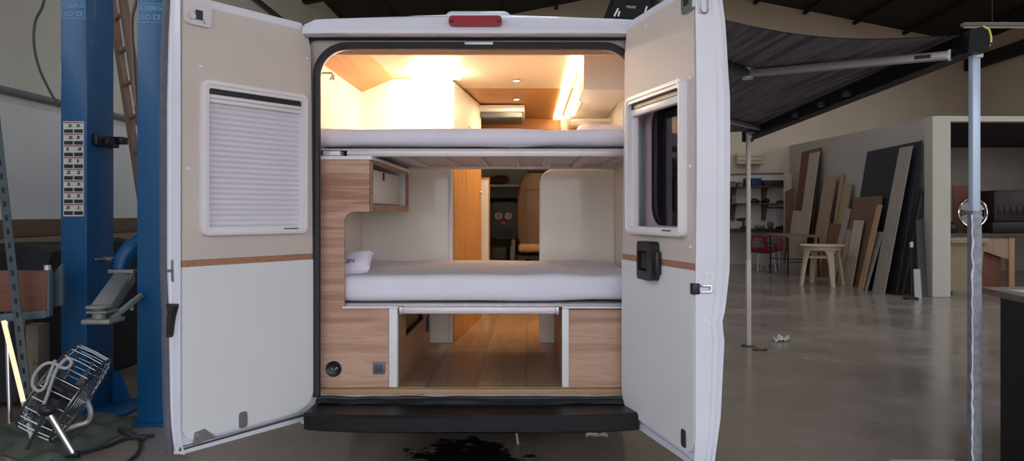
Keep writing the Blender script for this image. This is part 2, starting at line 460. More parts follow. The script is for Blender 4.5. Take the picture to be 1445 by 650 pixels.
for xa, xb in ((WL - .3, RX), (WR + .3, RX)):
    n = 1
    def rf(u, v, xa=xa, xb=xb):
        x = xa + (xb - xa) * u; z0 = EZ + (RZ - EZ) * (1 - abs(x - RX) / (RX - WL))
        return V((x, WF + (WB - WF + .15) * v, z0 + .02))
    NU, NV = 6, 22
    for i in range(NU):
        for j in range(NV):
            y_ = WF + (j + .5) * (WB - WF + .15) / NV
            if i in SKY[xa < 0] and 2 < y_ < 17.4: continue
            for dz in (0, .08):
                roof.add([rf(a / NU, b / NV) + V((0, 0, dz)) for a, b in ((i, j), (i + 1, j), (i + 1, j + 1), (i, j + 1))], [[0, 1, 2, 3]])
struct('ceiling', roof, 'roof')
k = 2
def roof_z(x): return EZ + (RZ - EZ) * (1 - abs(x - RX) / (RX - WL))
for x in (-3.4, -2, -.6, .8, 2.2, 3.6, 5, 6.4, 7.8, 9.2, 10.6, 11.8):       # purlins along the hall
    struct('trim_%d' % k, slab((x - .04, WF, roof_z(x) - .11), (x + .04, WB, roof_z(x) - .02)), 'roof_beam'); k += 1
for y in (2.5, 8.5, 14.5):                                                        # portal rafters
    m = MB()
    m.bar((WL, y, EZ - .32), (RX, y, RZ - .32), .18, .3); m.bar((RX, y, RZ - .32), (WR, y, EZ - .32), .18, .3)
    struct('trim_%d' % k, m, 'roof_beam'); k += 1
struct('trim_%d' % k, slab((WR - .2, WF, 5.42), (WR, WB, 5.74)), 'roof_beam'); k += 1
struct('trim_%d' % k, slab((6.9, 12.02, 2.98), (WR, 12.2, 3.07)), 'pillar'); k += 1
# partition, pillar and the back room
PX0, PX1 = 6.90, 7.38
def wx(Y): return PX0 + (Y - 12.2) * (PX1 - PX0) / 7.8
m = MB(); m.loft([[V((wx(y), y, 0)), V((wx(y) + .1, y, 0)), V((wx(y) + .1, y, 3.05 + (y - 12) * .035)), V((wx(y), y, 3.05 + (y - 12) * .035))] for y in (12.2, 20)])
struct('wall_partition', m, 'wall_part')
m = MB(); m.box((6.84, 11.98, 0), (7.15, 12.24, 3.06), .012); struct('trim_%d' % k, m, 'pillar'); k += 1
struct('trim_%d' % k, slab((7.56, 12.3, 3.05), (WR, WB, 3.12)), 'roof_beam'); k += 1
struct('trim_%d' % k, slab((3.0, 19.985, 0), (7.36, 20.0, 2.50)), 'wall_pale'); k += 1
struct('wall_inner', slab((7.5, 17.6, 0), (WR, 17.75, 3.05)), 'dark_room')
# ---------------------------------------------------------------- light
w = bpy.data.worlds.new('world'); SC.world = w; w.use_nodes = True
nt = w.node_tree; bg = nt.nodes['Background']
tc = nt.nodes.new('ShaderNodeTexCoord'); sp = nt.nodes.new('ShaderNodeSeparateXYZ'); nt.links.new(tc.outputs['Generated'], sp.inputs[0])
r = nt.nodes.new('ShaderNodeValToRGB'); mr = nt.nodes.new('ShaderNodeMapRange')
mr.inputs['From Min'].default_value = -1; mr.inputs['From Max'].default_value = 1
nt.links.new(sp.outputs['Z'], mr.inputs['Value']); nt.links.new(mr.outputs[0], r.inputs[0])
e = r.color_ramp.elements
e[0].position = .49; e[0].color = (.34, .32, .30, 1); e[1].position = .52; e[1].color = (.95, .955, 1.0, 1)
x = e.new(.75); x.color = (.78, .86, 1.0, 1)
nt.links.new(r.outputs[0], bg.inputs[0]); bg.inputs[1].default_value = 2.2
ld = bpy.data.lights.new('door_portal', 'AREA'); ld.shape = 'RECTANGLE'; ld.size = DOORX[1] - DOORX[0]; ld.size_y = DOORZ
ld.cycles.is_portal = True
lo = bpy.data.objects.new('door_portal', ld); COL.objects.link(lo)
lo.location = ((DOORX[0] + DOORX[1]) / 2, WF - .1, DOORZ / 2); lo.rotation_euler = (PI / 2, 0, 0)
def portal(loc, sx, sy, rot):  # portals at the added roof and wall openings
    d = bpy.data.lights.new('added_opening_portal', 'AREA'); d.shape = 'RECTANGLE'; d.size = sx; d.size_y = sy; d.cycles.is_portal = True
    o = bpy.data.objects.new('added_opening_portal', d); COL.objects.link(o); o.location = loc; o.rotation_euler = rot
for x, sg in ((-4.9 + 8.85 * 3.5 / 6, 1), (12.8 - 8.85 * 2.5 / 6, -1), (12.8 - 8.85 * 4.5 / 6, -1)):
    portal((x, 9.6, roof_z(x) + .15), 1.5, 16, (0, -sg * math.atan((RZ - EZ) / (RX - WL)), 0))
portal((WL - .25, 1.1, 4.25), 2.7, 6.2, (0, -PI / 2, 0))
portal((WR + .25, 7.0, 3.85), 2.9, 17, (0, PI / 2, 0))
SC.view_settings.view_transform = 'Standard'; SC.view_settings.look = 'None'; SC.view_settings.gamma = 1
SC.view_settings.exposure = 0.12
def lamp(name, loc, size, size_y, power, col, rot=(0, 0, 0)):
    d = bpy.data.lights.new(name, 'AREA'); d.shape = 'RECTANGLE'; d.size = size; d.size_y = size_y; d.energy = power; d.color = col
    o = bpy.data.objects.new(name, d); COL.objects.link(o); o.location = loc; o.rotation_euler = rot; return o

# ================================================================ the van
XC = -.27
van = thing('camper_van', 'white high-roof camper van with both rear doors swung wide open', 'van', (XC, 6.6, 0))
Y0 = 3.60
OX0, OX1, OZ0, OZ1 = -1.065, .53, .50, 2.265
half = [(.88, .36), (.98, .55), (1.02, .8), (1.03, 1.15), (1.0, 1.6), (.965, 2.0), (.93, 2.24), (.91, 2.34), (.865, 2.38), (.68, 2.405), (.3, 2.43), (0, 2.44)]
def outline(sx=1, top=2.44, bot=.36):
    f = lambda z: bot + (z - .36) / (2.44 - .36) * (top - bot)
    r = [(XC + d * sx, f(z)) for d, z in half]
    l = [(XC - d * sx, f(z)) for d, z in half[:-1]][::-1]
    return r + l
mb = MB()
opening = rrect(OX0, OZ0, OX1, OZ1, (.03, .03, .15, .15), 8)
mb.plate(outline(), [opening], Y0, Y0 + .045)
secs = [(Y0, 1, 2.44, .36), (Y0 + .05, 1.0, 2.44, .36), (7.5, 1, 2.44, .36), (8.2, .985, 2.30, .36), (8.75, .96, 1.75, .38), (9.05, .93, 1.36, .4), (9.5, .85, 1.05, .45), (9.62, .7, .95, .5)]
mb.loft([[V((a, y, b)) for a, b in outline(sx, t, bo)] for y, sx, t, bo in secs], cap=False)
mb.bm.faces.ensure_lookup_table()
bmesh.ops.delete(mb.bm, geom=[f_ for f_ in mb.bm.faces if 7.8 < f_.calc_center_median().y < 7.9 and 1.3 < f_.calc_center_median().z < 2.1 and abs(f_.calc_center_median().x - XC) > .9], context='FACES_ONLY')
y, sx, t, bo = secs[-1]; mb.add([V((a, y, b)) for a, b in outline(sx, t, bo)], [list(range(len(outline())))])
build('body_shell', mb, 'van_white', van)
for sg in (-1, 1):
    mb = MB(); mb.loft([[V((XC + sg * (a - d), y, z)) for a, z in ((1.03, 1.15), (1.0, 1.6), (.965, 1.97))] + [V((XC + sg * (a - d - .006), y, z)) for a, z in ((.965, 1.97), (1.0, 1.6), (1.03, 1.15))] for y, d in ((7.5, .004), (8.2, .018))])
    build('cab_window', mb, 'glass', van)
def rim(x0, z0, x1, z1, r, y, n=10):
    pts = [(x0, z0)]
    for k_ in range(n + 1):
        a = PI - PI / 2 * k_ / n; pts.append((x0 + r + r * math.cos(a), z1 - r + r * math.sin(a)))
    for k_ in range(n + 1):
        a = PI / 2 - PI / 2 * k_ / n; pts.append((x1 - r + r * math.cos(a), z1 - r + r * math.sin(a)))
    pts.append((x1, z0)); return [V((a, y, b)) for a, b in pts]
mb = MB(); mb.tube(rim(OX0 - .004, .50, OX1 + .004, OZ1 + .008, .15, Y0 - .012), .02, 8)
build('gasket', mb, 'rubber', van)
mb = MB(); mb.tube(rim(OX0 - .055, 2.12, OX1 + .055, OZ1 + .050, .05, Y0 - .012, 6), .012, 8)
build('roof_seal', mb, 'rubber', van)
mb = MB(); mb.box((-.32, Y0 - .03, 2.272), (-.175, Y0, 2.296), .004); build('door_striker', mb, 'steel', van)
mb = MB(); mb.plate(rrect(OX0 - .055, OZ0 + .02, OX1 + .055, OZ1 + .05, (.01, .01, .06, .06), 8), [rrect(OX0, OZ0 + .021, OX1, OZ1, (.02, .02, .15, .15), 8)], Y0 - .004, Y0 - .0005)
build('jamb_flange', mb, 'jamb', van)
# roof cap over the doors, with lamp
mb = MB()
def capsec(x):
    d = abs(x - XC) / .85; top = 2.425 - .026 * d ** 2.2 - (.045 * max(0, (d - .95) / .05) ** 2)
    bk = 3.64; fr = 3.50 + .10 * max(0, d - .8) ** 1.2
    return [V((x, bk, 2.325)), V((x, fr + .03, 2.308)), V((x, fr, 2.318)), V((x, fr, 2.345)), V((x, fr + .03, (top + 2.36) / 2 + .012)), V((x, fr + .08, top)), V((x, bk + .05, top + .01)), V((x, bk + .05, 2.345))]
mb.loft([capsec(XC - .85 + 1.70 * i / 30) for i in range(31)])
build('roof_cap', mb, 'van_white', van)
mb = MB(); mb.plate(rrect(-.39, 2.348, -.128, 2.40, .02), [], 3.484, 3.54)
lamp_o = build('brake_light', mb, 'red_lens', van); lamp_o['label'] = 'red high-level brake light'
mb = MB()
for x in (-.375, -.145):
    mb = MB(); mb.cyl((x, 3.479, 2.373), (x, 3.487, 2.373), .008, seg=12); build('lens_screw', mb, 'maroon', lamp_o)
mb = MB(); mb.box((-.49, 4.15, 2.43), (-.10, 4.75, 2.62), .04, 3); build('roof_vent', mb, 'van_white', van)
# bumper and sill
mb = MB()
mb.loft([[V((XC - .80 + 1.60 * i / 16, y + .05 * abs(i / 8 - 1) ** 4, z)) for y, z in ((3.62, .40), (3.36, .385), (3.335, .40), (3.33, .462), (3.345, .475), (3.54, .470), (3.56, .49), (3.62, .49))] for i in range(17)])
build('rear_bumper', mb, 'black_gloss', van)
mb = MB(); mb.grid(lambda u, v: V((OX0 + (OX1 - OX0) * u, 3.545 + .075 * v, .476 + .018 * math.sin(v * PI * 2.2) + .008 * noise.noise(V((u * 14, v * 3, 0))) + .012 * v)), 60, 10)
mb.tube([V((OX0 + (OX1 - OX0) * i / 40, 3.575 + .006 * noise.noise(V((i * .35, 3, 0))), .494 + .006 * noise.noise(V((i * .3, 0, 0))))) for i in range(41)], .012, 8)
build('sill_gasket', mb, 'black_gloss', van)
mb = MB(); mb.box((OX0 + .002, 3.625, .498), (OX1 - .002, 3.70, .527), .003); build('threshold_strip', mb, 'tan_edge', van)
# inside lining
mb = MB(); mb.box((-1.15, 3.66, .49), (.60, 8.3, .53)); build('floor_panel', mb, 'vinyl', van)
for x0, x1 in ((-1.18, -1.15), (.60, .63)):
    mb = MB(); mb.box((x0, 3.66, .5), (x1, 7.5, 2.30 if x0 < 0 else 2.355)); build('wall_lining', mb, 'lining', van)
mb = MB(); mb.box((-1.10, 3.66, 2.356), (.598, 5.28, 2.368)); build('ceiling_panel', mb, 'ceil_lining', van)
mb = MB(); mb.box((-1.10, 5.285, 2.356), (.598, 7.0, 2.368)); build('ceiling_panel', mb, 'wood_light', van)
mb = MB(); mb.add([V((-1.15, y, z)) for y in (3.70, 7.0) for z in (2.29, 2.30)] + [V((-1.09, y, z)) for y in (3.70, 7.0) for z in (2.355, 2.37)], [[0, 2, 6, 4], [1, 3, 7, 5]])
build('cove_lining', mb, 'lining', van)
mb = MB(); a, b = V((-1.148, 0, 2.262)), V((-.93, 0, 2.354)); up = V((-.35, 0, .94)) * .012
mb.loft([[a + V((0, y, 0)), b + V((0, y, 0)), b + V((0, y, 0)) + up, a + V((0, y, 0)) + up] for y in (3.72, 4.895)])
build('sloping_panel', mb, 'wood_slope', van)
mb = MB(); mb.box((-1.05, 7.0, 2.14), (.50, 7.04, 2.36)); mb.box((-1.05, 7.04, 2.14), (.50, 7.9, 2.17)); build('overcab_panel', mb, 'wood_light', van)
mb = MB(); mb.box((-1.06, 3.70, 2.255), (.52, 3.72, 2.356)); build('header_panel', mb, 'header_wood', van)
# cab
mb = MB(); mb.grid(lambda u, v: V((-1.12 + 1.68 * u, 8.55 - .85 * v, 1.48 + .66 * v)), 6, 6); build('windscreen_blind', mb, 'cab_blind', van)
mb = MB(); mb.box((-1.14, 7.9, 1.72), (.59, 8.28, 1.745), .008); build('cab_shelf', mb, 'cab_blind', van)
mb = MB()
mb.loft([[V((x, y, z)) for y, z in ((8.0, .95), (7.92, 1.3), (7.98, 1.52), (8.2, 1.60), (8.55, 1.56), (8.6, .95))] for x in (-1.14, .59)])
dash = build('dashboard', mb, 'dash', van)
mb = MB(); mb.box((-.42, 7.55, .55), (-.20, 8.0, 1.08), .04, 3); build('centre_console', mb, 'dash', dash)
mb = MB(); mb.plate(rrect(-.40, 1.14, -.12, 1.55, .04), [], 7.87, 7.93); build('centre_stack', mb, 'black_plastic', dash)
for x in (-.325, -.215):
    mb = MB(); mb.tube([V((x + .036 * math.cos(2 * PI * i / 20), 7.862, 1.395 + .032 * math.sin(2 * PI * i / 20))) for i in range(20)], .006, 6, True)
    for dz in (-.014, 0, .014): mb.bar((x - .032, 7.862, 1.395 + dz), (x + .032, 7.862, 1.395 + dz), .004, .004)
    build('air_vent', mb, 'vent_silver', dash)
mb = MB(); mb.box((-.292, 7.858, 1.312), (-.25, 7.868, 1.326)); build('radio_display', mb, 'red_display', dash)
mb = MB(); mb.box((-.36, 7.86, 1.16), (-.16, 7.868, 1.26)); 
for i in range(5): mb.cyl((-.34 + i * .04, 7.862, 1.23), (-.34 + i * .04, 7.85, 1.23), .010, seg=10)
build('control_panel', mb, 'dash', dash)
# wheels
for sx in (-1, 1):
    for y in (4.92, 8.75):
        x = XC + sx * .80
        mb = MB(); pr = [(.20, -.11), (.30, -.115), (.335, -.09), (.34, 0), (.335, .09), (.30, .115), (.20, .11)]
        mb.lathe(pr, (x, y, .34), (1, 0, 0), 36)
        for i in range(36):
            a = 2 * PI * i / 36
            mb.bar((x - .09, y + .34 * math.sin(a), .34 + .34 * math.cos(a)), (x + .09, y + .34 * math.sin(a + .05), .34 + .34 * math.cos(a + .05)), .03, .012, up=(0, math.sin(a), math.cos(a)))
        tyre = build('wheel', mb, 'tyre', van)
        mb = MB(); mb.lathe([(.05, .07), (.19, .075), (.205, .10), (.205, -.1), (.1, -.09)], (x, y, .34), (sx, 0, 0), 24); build('wheel_rim', mb, 'steel', tyre)
mb = MB(); mb.cyl((XC - .8, 4.92, .36), (XC + .8, 4.92, .36), .05, seg=12); mb.box((XC - .85, 3.66, .36), (XC + .85, 8.9, .42)); mb.box((XC - .1, 3.8, .27), (XC + .25, 4.5, .36), .03)
build('underbody', mb, 'dash', van)

# ---------------------------------------------------------------- rear doors
def interp(tab, z):
    if z <= tab[0][0]: return tab[0][1]
    for (a, fa), (b, fb) in zip(tab, tab[1:]):
        if z <= b: return fa + (fb - fa) * (z - a) / (b - a)
    return tab[-1][1]
def rear_door(left):
    if left: hx, hy, u, lean, U1, bul = -1.075, 3.585, V((-.598, -.801)), .03, .684, .70
    else: hx, hy, u, lean, U1, bul = .468, 3.585, V((.275, -.961)), .055, .742, 1.0
    u.normalize(); wv = V((u.y, -u.x)) if left else V((-u.y, u.x))
    if left and wv.x > 0: wv = -wv
    f = lambda p: V((hx + u.x * p.x + wv.x * p.y, hy + u.y * p.x + wv.y * p.y, p.z))
    g = lambda a, b, d: V((a, d, b))
    W = [(.39, .070), (.44, .075), (.6, .10), (.92, .118), (.98, .106), (1.04, .122), (1.2, .142), (1.9, .142), (2.2, .122), (2.38, .095)]
    wz = lambda z: interp(W, z) * bul
    u0 = lambda z: lean * (z - .39) / 2 - .01 + (.06 * max(0, (z - 2.24) / .14) ** 2) + (.05 * max(0, (.47 - z) / .08) ** 2)
    u1 = lambda z: U1 + (.012 if not left else 0) * math.sin(max(0, min(1, (z - 1.1) / 1.2)) * PI) - .02 * max(0, (.50 - z) / .11) ** 2
    w_u0, w_u1 = (.066, .605) if left else (.13, .688)
    w_z0, w_z1 = 1.33, (2.012 if left else 1.985)
    zs = [.39, .405, .44, .52, .6, .75, .92, .98, 1.04, 1.12, 1.2, w_z0 + .015, 1.5, 1.65, 1.8, 1.9, w_z1 - .015, 2.1, 2.2, 2.26, 2.31, 2.35, 2.375]
    us = [0, .001, .35, .65, .999, 1]
    hu0, hu1 = w_u0 + .02, w_u1 - .02
    door = None
    mb = MB(f)
    def uu(i, z):
        a, b = u0(z), u1(z) + .028
        return [a, hu0 if hu0 > a else a, (hu0 + hu1) / 2, hu1, b][i]
    def skin(i, z):
        t = (uu(i, z) - u0(z)) / (u1(z) + .028 - u0(z))
        return V((uu(i, z), wz(z) * (.72 + .28 * t), z))
    n = 4
    for surf in (skin, lambda i, z: V((uu(i, z) if i < n else u1(z), .014, z))):
        for z_a, z_b in zip(zs, zs[1:]):
            for i in range(n):
                if 1 <= i < 3 and z_a >= w_z0 + .01 and z_b <= w_z1 - .01: continue
                mb.add([surf(i, z_a), surf(i + 1, z_a), surf(i + 1, z_b), surf(i, z_b)], [[0, 1, 2, 3]])
    prof = lambda z: [V((u1(z), .014, z)), V((u1(z) + .002, .004, z)), V((u1(z) + .006, .004, z)), V((u1(z) + .012, wz(z) * .35, z)), V((u1(z) + .016, wz(z) * .62, z)), V((u1(z) + .022, wz(z) * .66, z)), V((u1(z) + .024, wz(z) * .82, z)), V((u1(z) + .030, wz(z) * .86, z)), V((u1(z) + .028, wz(z), z))]
    rows = [prof(z) for z in zs]
    for a, b in zip(rows, rows[1:]):
        for i in range(len(a) - 1): mb.add([a[i], a[i + 1], b[i + 1], b[i]], [[0, 1, 2, 3]])
    for z_a, z_b in zip(zs, zs[1:]):
        mb.add([V((u0(z_a), .014, z_a)), skin(0, z_a), skin(0, z_b), V((u0(z_b), .014, z_b))], [[0, 1, 2, 3]])
    for z in (zs[0], zs[-1]):
        mb.add([V((u0(z), .014, z))] + [skin(i, z) for i in range(n + 1)] + [V((u1(z), .014, z))], [list(range(n + 3))])
    # raised bottom rail
    mb.add([V((u0(.44), -.0, .44)), V((u1(.44), -.0, .425)), V((u1(.41), .03, .395)), V((u0(.42), .03, .40))], [[0, 1, 2, 3]])
    bmesh.ops.remove_doubles(mb.bm, verts=mb.bm.verts[:], dist=.0004)
    door = build('rear_door', mb, 'van_white', van)
    door['label'] = ('left' if left else 'right') + ' rear door with ' + ('a closed pleated blind' if left else 'a clear window')
    # lining panels
    hole = rrect(w_u0 + .012, w_z0 + .012, w_u1 - .012, w_z1 - .012, .03)
    ub = lambda z: u0(z) + .014
    ut = lambda z: u1(z) - .004
    up = [(ub(1.225), 1.225), (ut(1.225), 1.225)] + [(ut(z), z) for z in (1.5, 1.8, 2.0, 2.2, 2.29)] + [(ut(2.3) - .01, 2.325), (ut(2.3) - .03, 2.335)] + [(.10, 2.338), (.075, 2.325), (ub(2.24) + .012, 2.28), (ub(2.2), 2.22), (ub(2), 2), (ub(1.7), 1.7), (ub(1.4), 1.4)]
    mb = MB(f); mb.plate(up, [hole], 0, .014, g); build('upper_panel', mb, 'panel_beige', door)
    mb = MB(f); mb.plate([(ub(1.2), 1.197), (ut(1.2), 1.197), (ut(1.2), 1.224), (ub(1.2), 1.224)], [], .001, .014, g); build('wood_strip', mb, 'strip_wood', door)
    lo_ = rrect(ub(.8), .445, ut(.8), 1.196, (.11, .06, .001, .001), 8)
    mb = MB(f); mb.plate(lo_, [], 0, .014, g); build('lower_panel', mb, 'panel_white', door)
    # window
    b_ = .028
    fr_o = rrect(w_u0, w_z0, w_u1, w_z1, .03, 6); fr_i = rrect(w_u0 + b_, w_z0 + .036, w_u1 - b_, w_z1 - .034, .012, 6)
    mb = MB(f); mb.plate(fr_o, [fr_i], -.030, .06 if left else .018, g)
    mb.plate(rrect(w_u0 + .006, w_z0 + .006, w_u1 - .006, w_z1 - .006, .026, 6), [rrect(w_u0 + .014, w_z0 + .018, w_u1 - .014, w_z1 - .018, .02, 6)], -.036, -.029, g)
    wf = build('window_frame', mb, 'plastic_white', door)
    mb = MB(f); gd = .062 if left else .088; mb.plate(rrect(w_u0 + .02, w_z0 + .022, w_u1 - .02, w_z1 - .022, .02), [], gd, gd + .008, g); build('window_glass', mb, 'glass', door)
    iu0, iu1, iz0, iz1 = w_u0 + b_, w_u1 - b_, w_z0 + .036, w_z1 - .034
    mb = MB(f); mb.box((iu0, -.012, iz1 - .024), (iu1, .016, iz1)); build('blind_slot', mb, 'black_plastic', door)
    if left:
        zt = iz1 - .06; npl = 23
        mb = MB(f)
        for i in range(npl):
            za, zb = zt - (zt - iz0) * i / npl, zt - (zt - iz0) * (i + 1) / npl; zm = za * .45 + zb * .55
            for (p, q, wa, wb) in ((za, zm, .006, -.003), (zm, zb, -.003, .006)):
                mb.add([V((iu0, wa, p)), V((iu1, wa, p)), V((iu1, wb, q)), V((iu0, wb, q))], [[0, 1, 2, 3]])
        bmesh.ops.remove_doubles(mb.bm, verts=mb.bm.verts[:], dist=.0002)
        build('pleated_blind', mb, 'pleat', door)
        mb = MB(f); mb.box((iu0, -.014, zt), (iu1, .012, zt + .018), .004); mb.box((iu0, -.016, zt + .019), (iu1, .012, zt + .036), .004); build('blind_rail', mb, 'plastic_white', door)
    else:
        mb = MB(f); mb.box((iu0, -.016, iz1 - .06), (iu1, .016, iz1 - .026), .006); build('blind_rail', mb, 'plastic_white', door)
        mb = MB(f)
        mb.box((iu0 + .001, -.010, iz0), (iu0 + .012, .016, iz1 - .06), .003); mb.box((iu0 + .018, .0, iz0), (iu0 + .026, .016, iz1 - .06), .002)
        build('guide_rail', mb, 'plastic_white', door)
        mb = MB(f); mb.plate(rrect(w_u0 + .02, w_z0 + .02, w_u1 - .02, w_z1 - .02, .03), [rrect(w_u0 + .06, w_z0 + .04, w_u1 - .024, w_z1 - .04, .10, 8)], .066, .08, g); build('glazing_surround', mb, 'surround', door)
    # maker's print on the lower frame edge: a thin grey line of marks
    mb = MB(f); lx = (w_u0 + .06) if left else (w_u1 - .16); mz = w_z0 + .024
    for i in range(14):
        mb.box((lx + i * .006, -.0365, mz - .003), (lx + i * .006 + .004, -.0358, mz + .003))
    build('frame_print', mb, 'cable_grey', door)
    # screw caps
    for (a, z) in (((.64, 2.26), (.60, 1.95 + .12), (.655, 1.62), (.02 + .03, 2.2)) if left else ((.70, 2.27), (.715, 1.98), (.715, 1.62), (.715, 1.29), (.10, 2.23), (.3, 2.30))):
        mb = MB(f); mb.ball((a, 0, z), (.008, .006, .008), 10); build('screw_cap', mb, 'plastic_white', door)
    # latch plates
    if left:
        mb = MB(f); mb.plate(rrect(U1 - .13, 2.245, U1 - .005, 2.36, .02), [], -.012, .004, g); mb.cyl((U1 - .04, -.012, 2.28), (U1 - .04, -.02, 2.28), .014, seg=12)
        mb.cyl((U1 - .10, -.012, 2.268), (U1 - .10, -.02, 2.268), .009, seg=12); build('latch_plate', mb, 'alu', door)
        mb = MB(f); mb.box((U1 - .085, -.018, 2.27), (U1 - .055, -.008, 2.31)); build('latch_mouth', mb, 'black_plastic', door)
        fm = lambda zc, p: V((U1 + .014, p, zc))
        mb = MB(f); mb.box((U1 + .004, .038, 1.13), (U1 + .016, .072, 1.23), .006); build('lock_plate', mb, 'steel', door)
        mb = MB(f); mb.tube([V((U1 + .014, .055, 1.18)), V((U1 + .03, .066, 1.18))], .006); build('check_rod', mb, 'steel', door)
        mb = MB(f)
        mb.loft([[V((U1 + .002, p - hw, z)), V((U1 + .034, p - hw, z)), V((U1 + .034, p + hw, z)), V((U1 + .002, p + hw, z))] for z, p, hw in ((.895, .060, .012), (.905, .058, .018), (.95, .050, .018), (1.0, .036, .016), (1.03, .036, .028), (1.04, .036, .026))])
        build('pull_handle', mb, 'black_plastic', door)
        mb = MB(f); mb.tube([V((U1 + .028, .95 * wz(z) + .002, z)) for z in [.40 + 1.97 * i / 50 for i in range(51)]], .018, 8); build('edge_seal', mb, 'seal_blue', door)
        mb = MB(f); mb.tube([V((u0(.43) + (U1 - u0(.43)) * i / 10, .02, .422 - .006 * i / 10)) for i in range(11)], .012, 8); build('bottom_seal', mb, 'seal_blue', door)
    else:
        mb = MB(f); mb.plate(rrect(U1 - .09, 2.25, U1 + .004, 2.36, .02), [], -.010, .004, g); build('latch_plate', mb, 'steel', door)
        mb = MB(f); mb.box((U1 - .06, -.016, 2.28), (U1 - .03, -.008, 2.32)); build('latch_mouth', mb, 'black_plastic', door)
        mb = MB(f); mb.tube([V((U1 + .022, .035 + .018 * math.cos(a), 2.28 + (.028 if math.sin(a) > 0 else -.028) + .016 * math.sin(a))) for a in [2 * PI * i / 18 for i in range(18)]], .003, 6, True); build('edge_loop', mb, 'steel', door)
        # inner handle
        hc = .36; mb = MB(f); mb.plate(rrect(hc - .075, 1.125, hc + .075, 1.30, .018, 4), [rrect(hc - .062, 1.165, hc + .03, 1.255, .006, 3)], -.042, .0, g)
        mb.box((hc + .05, -.03, 1.15), (hc + .10, .0, 1.26), .01); hd = build('inside_handle', mb, 'black_plastic', door)
        mb = MB(f); mb.box((hc - .058, -.034, 1.168), (hc + .026, -.004, 1.252), .012); build('handle_lever', mb, 'dash', door)
        mb = MB(f); mb.box((U1 - .012, -.012, 1.10), (U1 + .015, .02, 1.145), .003); build('lock_catch', mb, 'black_plastic', door)
        mb = MB(f); mb.tube([V((U1 + .018, .02, 1.135)), V((U1 + .03, .06, 1.135)), V((U1 + .03, .064, 1.122)), V((U1 + .03, .06, 1.11)), V((U1 + .018, .02, 1.11))], .005); build('lock_loop', mb, 'chrome', door)
        mb = MB(f); mb.tube([V((U1 + .026, .99 * wz(z), z)) for z in [.40 + 1.97 * i / 50 for i in range(51)]], .007, 8); build('edge_seal', mb, 'van_white', door)
        for z, p in ((1.18, .05), (1.18, .075), (.98, .06)):
            mb = MB(f); mb.cyl((U1 + .008, p, z), (U1 + .018, p, z), .012, seg=14); build('grommet', mb, 'plastic_white', door)
    for zz, uu_ in ((.475, .25),) if left else ((.49, U1 - .09),):
        mb = MB(f); mb.plate(rrect(uu_ - .012 + .14 * left, zz - .035, uu_ + .03 + .14 * left, zz + .04, .015), [], -.004, .002, g); build('drain_plate', mb, 'steel', door)
    if left:
        mb = MB(f); mb.plate([(U1 - .15, .435), (U1 - .05, .42), (U1 - .055, .475), (U1 - .10, .482)], [], -.006, .002, g); mb.cyl((U1 - .08, -.006, .455), (U1 - .08, -.014, .455), .016, seg=12); build('latch_plate', mb, 'steel', door)
    for z in (.75, 1.9):
        mb = MB(f); mb.cyl((-.012, .03, z - .05), (-.012, .03, z + .05), .014, seg=12); mb.box((-.02, .03, z - .03), (.03, .045, z + .03)); build('hinge', mb, 'van_white', door)
    return f
rear_door(True); rear_door(False)

# ================================================================ inside the van (things that can be lifted out)
# lower left wood unit: tall front, overhead niche, base
cab_l = thing('bedside_cabinet', 'walnut cabinet left of the bunks with open white niche and rounded cut-out', 'cabinet', (-.95, 4.2, .53))
def arc(cx, cy, r, a0, a1, n=8): return [(cx + r * math.cos(a0 + (a1 - a0) * i / n), cy + r * math.sin(a0 + (a1 - a0) * i / n)) for i in range(n + 1)]
fl = [(-1.135, .532), (-.718, .532), (-.718, .936), (-.948, .936)] + arc(-.948 + .055, 1.437 - .055, .055, PI, PI / 2) + [(-.818, 1.437), (-.818, 1.702), (-1.135, 1.702)]
mb = MB(); mb.plate(fl, [], 3.655, 3.675); build('front_panel', mb, 'wood_front', cab_l)
for mbx in (lambda m: m.box((-.955, 3.650, .938), (-.67, 3.68, .948)), lambda m: m.box((-.716, 3.648, .532), (-.672, 3.69, .937), .004), lambda m: m.plate([(-1.135, 1.704), (-.805, 1.704), (-.805, 1.722), (-1.135, 1.722)], [], 3.648, 4.80)):
    mb = MB(); mbx(mb); build('edge_trim', mb, 'edge_white', cab_l)
mb = MB(); side = [(3.69, .532), (4.86, .532), (4.86, .936), (3.69, .936)]
gx = lambda a, b, d: V((d, a, b))
mb.plate(side, [[(3.92, .745), (4.62, .745), (4.62, .915), (3.92, .915)]], -.69, -.674, gx); build('side_panel', mb, 'wood_side', cab_l)
mb = MB(); mb.plate([(3.90, .735), (4.64, .735), (4.64, .925), (3.90, .925)], [], -.715, -.705, gx); build('vent_recess', mb, 'black_plastic', cab_l)
mb = MB(); mb.plate(rrect(3.676, 1.437, 4.80, 1.702, (.002, .03, .03, .002), 5), [rrect(3.70, 1.475, 4.775, 1.69, .004, 2)], -.826, -.808, gx); build('niche_frame', mb, 'wood_side', cab_l)
mb = MB(); mb.box((-1.135, 3.676, 1.437), (-.826, 4.79, 1.452)); mb.box((-1.135, 4.775, 1.452), (-.826, 4.79, 1.70)); build('niche_box', mb, 'edge_white', cab_l)
mb = MB(); mb.box((-1.13, 3.678, 1.464), (-.828, 4.772, 1.472)); mb.box((-1.135, 3.678, 1.472), (-1.125, 4.772, 1.70)); build('niche_lining', mb, 'edge_white', cab_l)
mb = MB(); mb.box((-.872, 3.70, 1.482), (-.862, 4.765, 1.672), .003); flp = build('niche_flap', mb, 'edge_white', cab_l)
mb = MB(); mb.box((-.862, 4.2, 1.62), (-.852, 4.22, 1.665), .002); build('flap_catch', mb, 'cable_grey', flp)
mb = MB(); c = at(471, 520, 3.655)
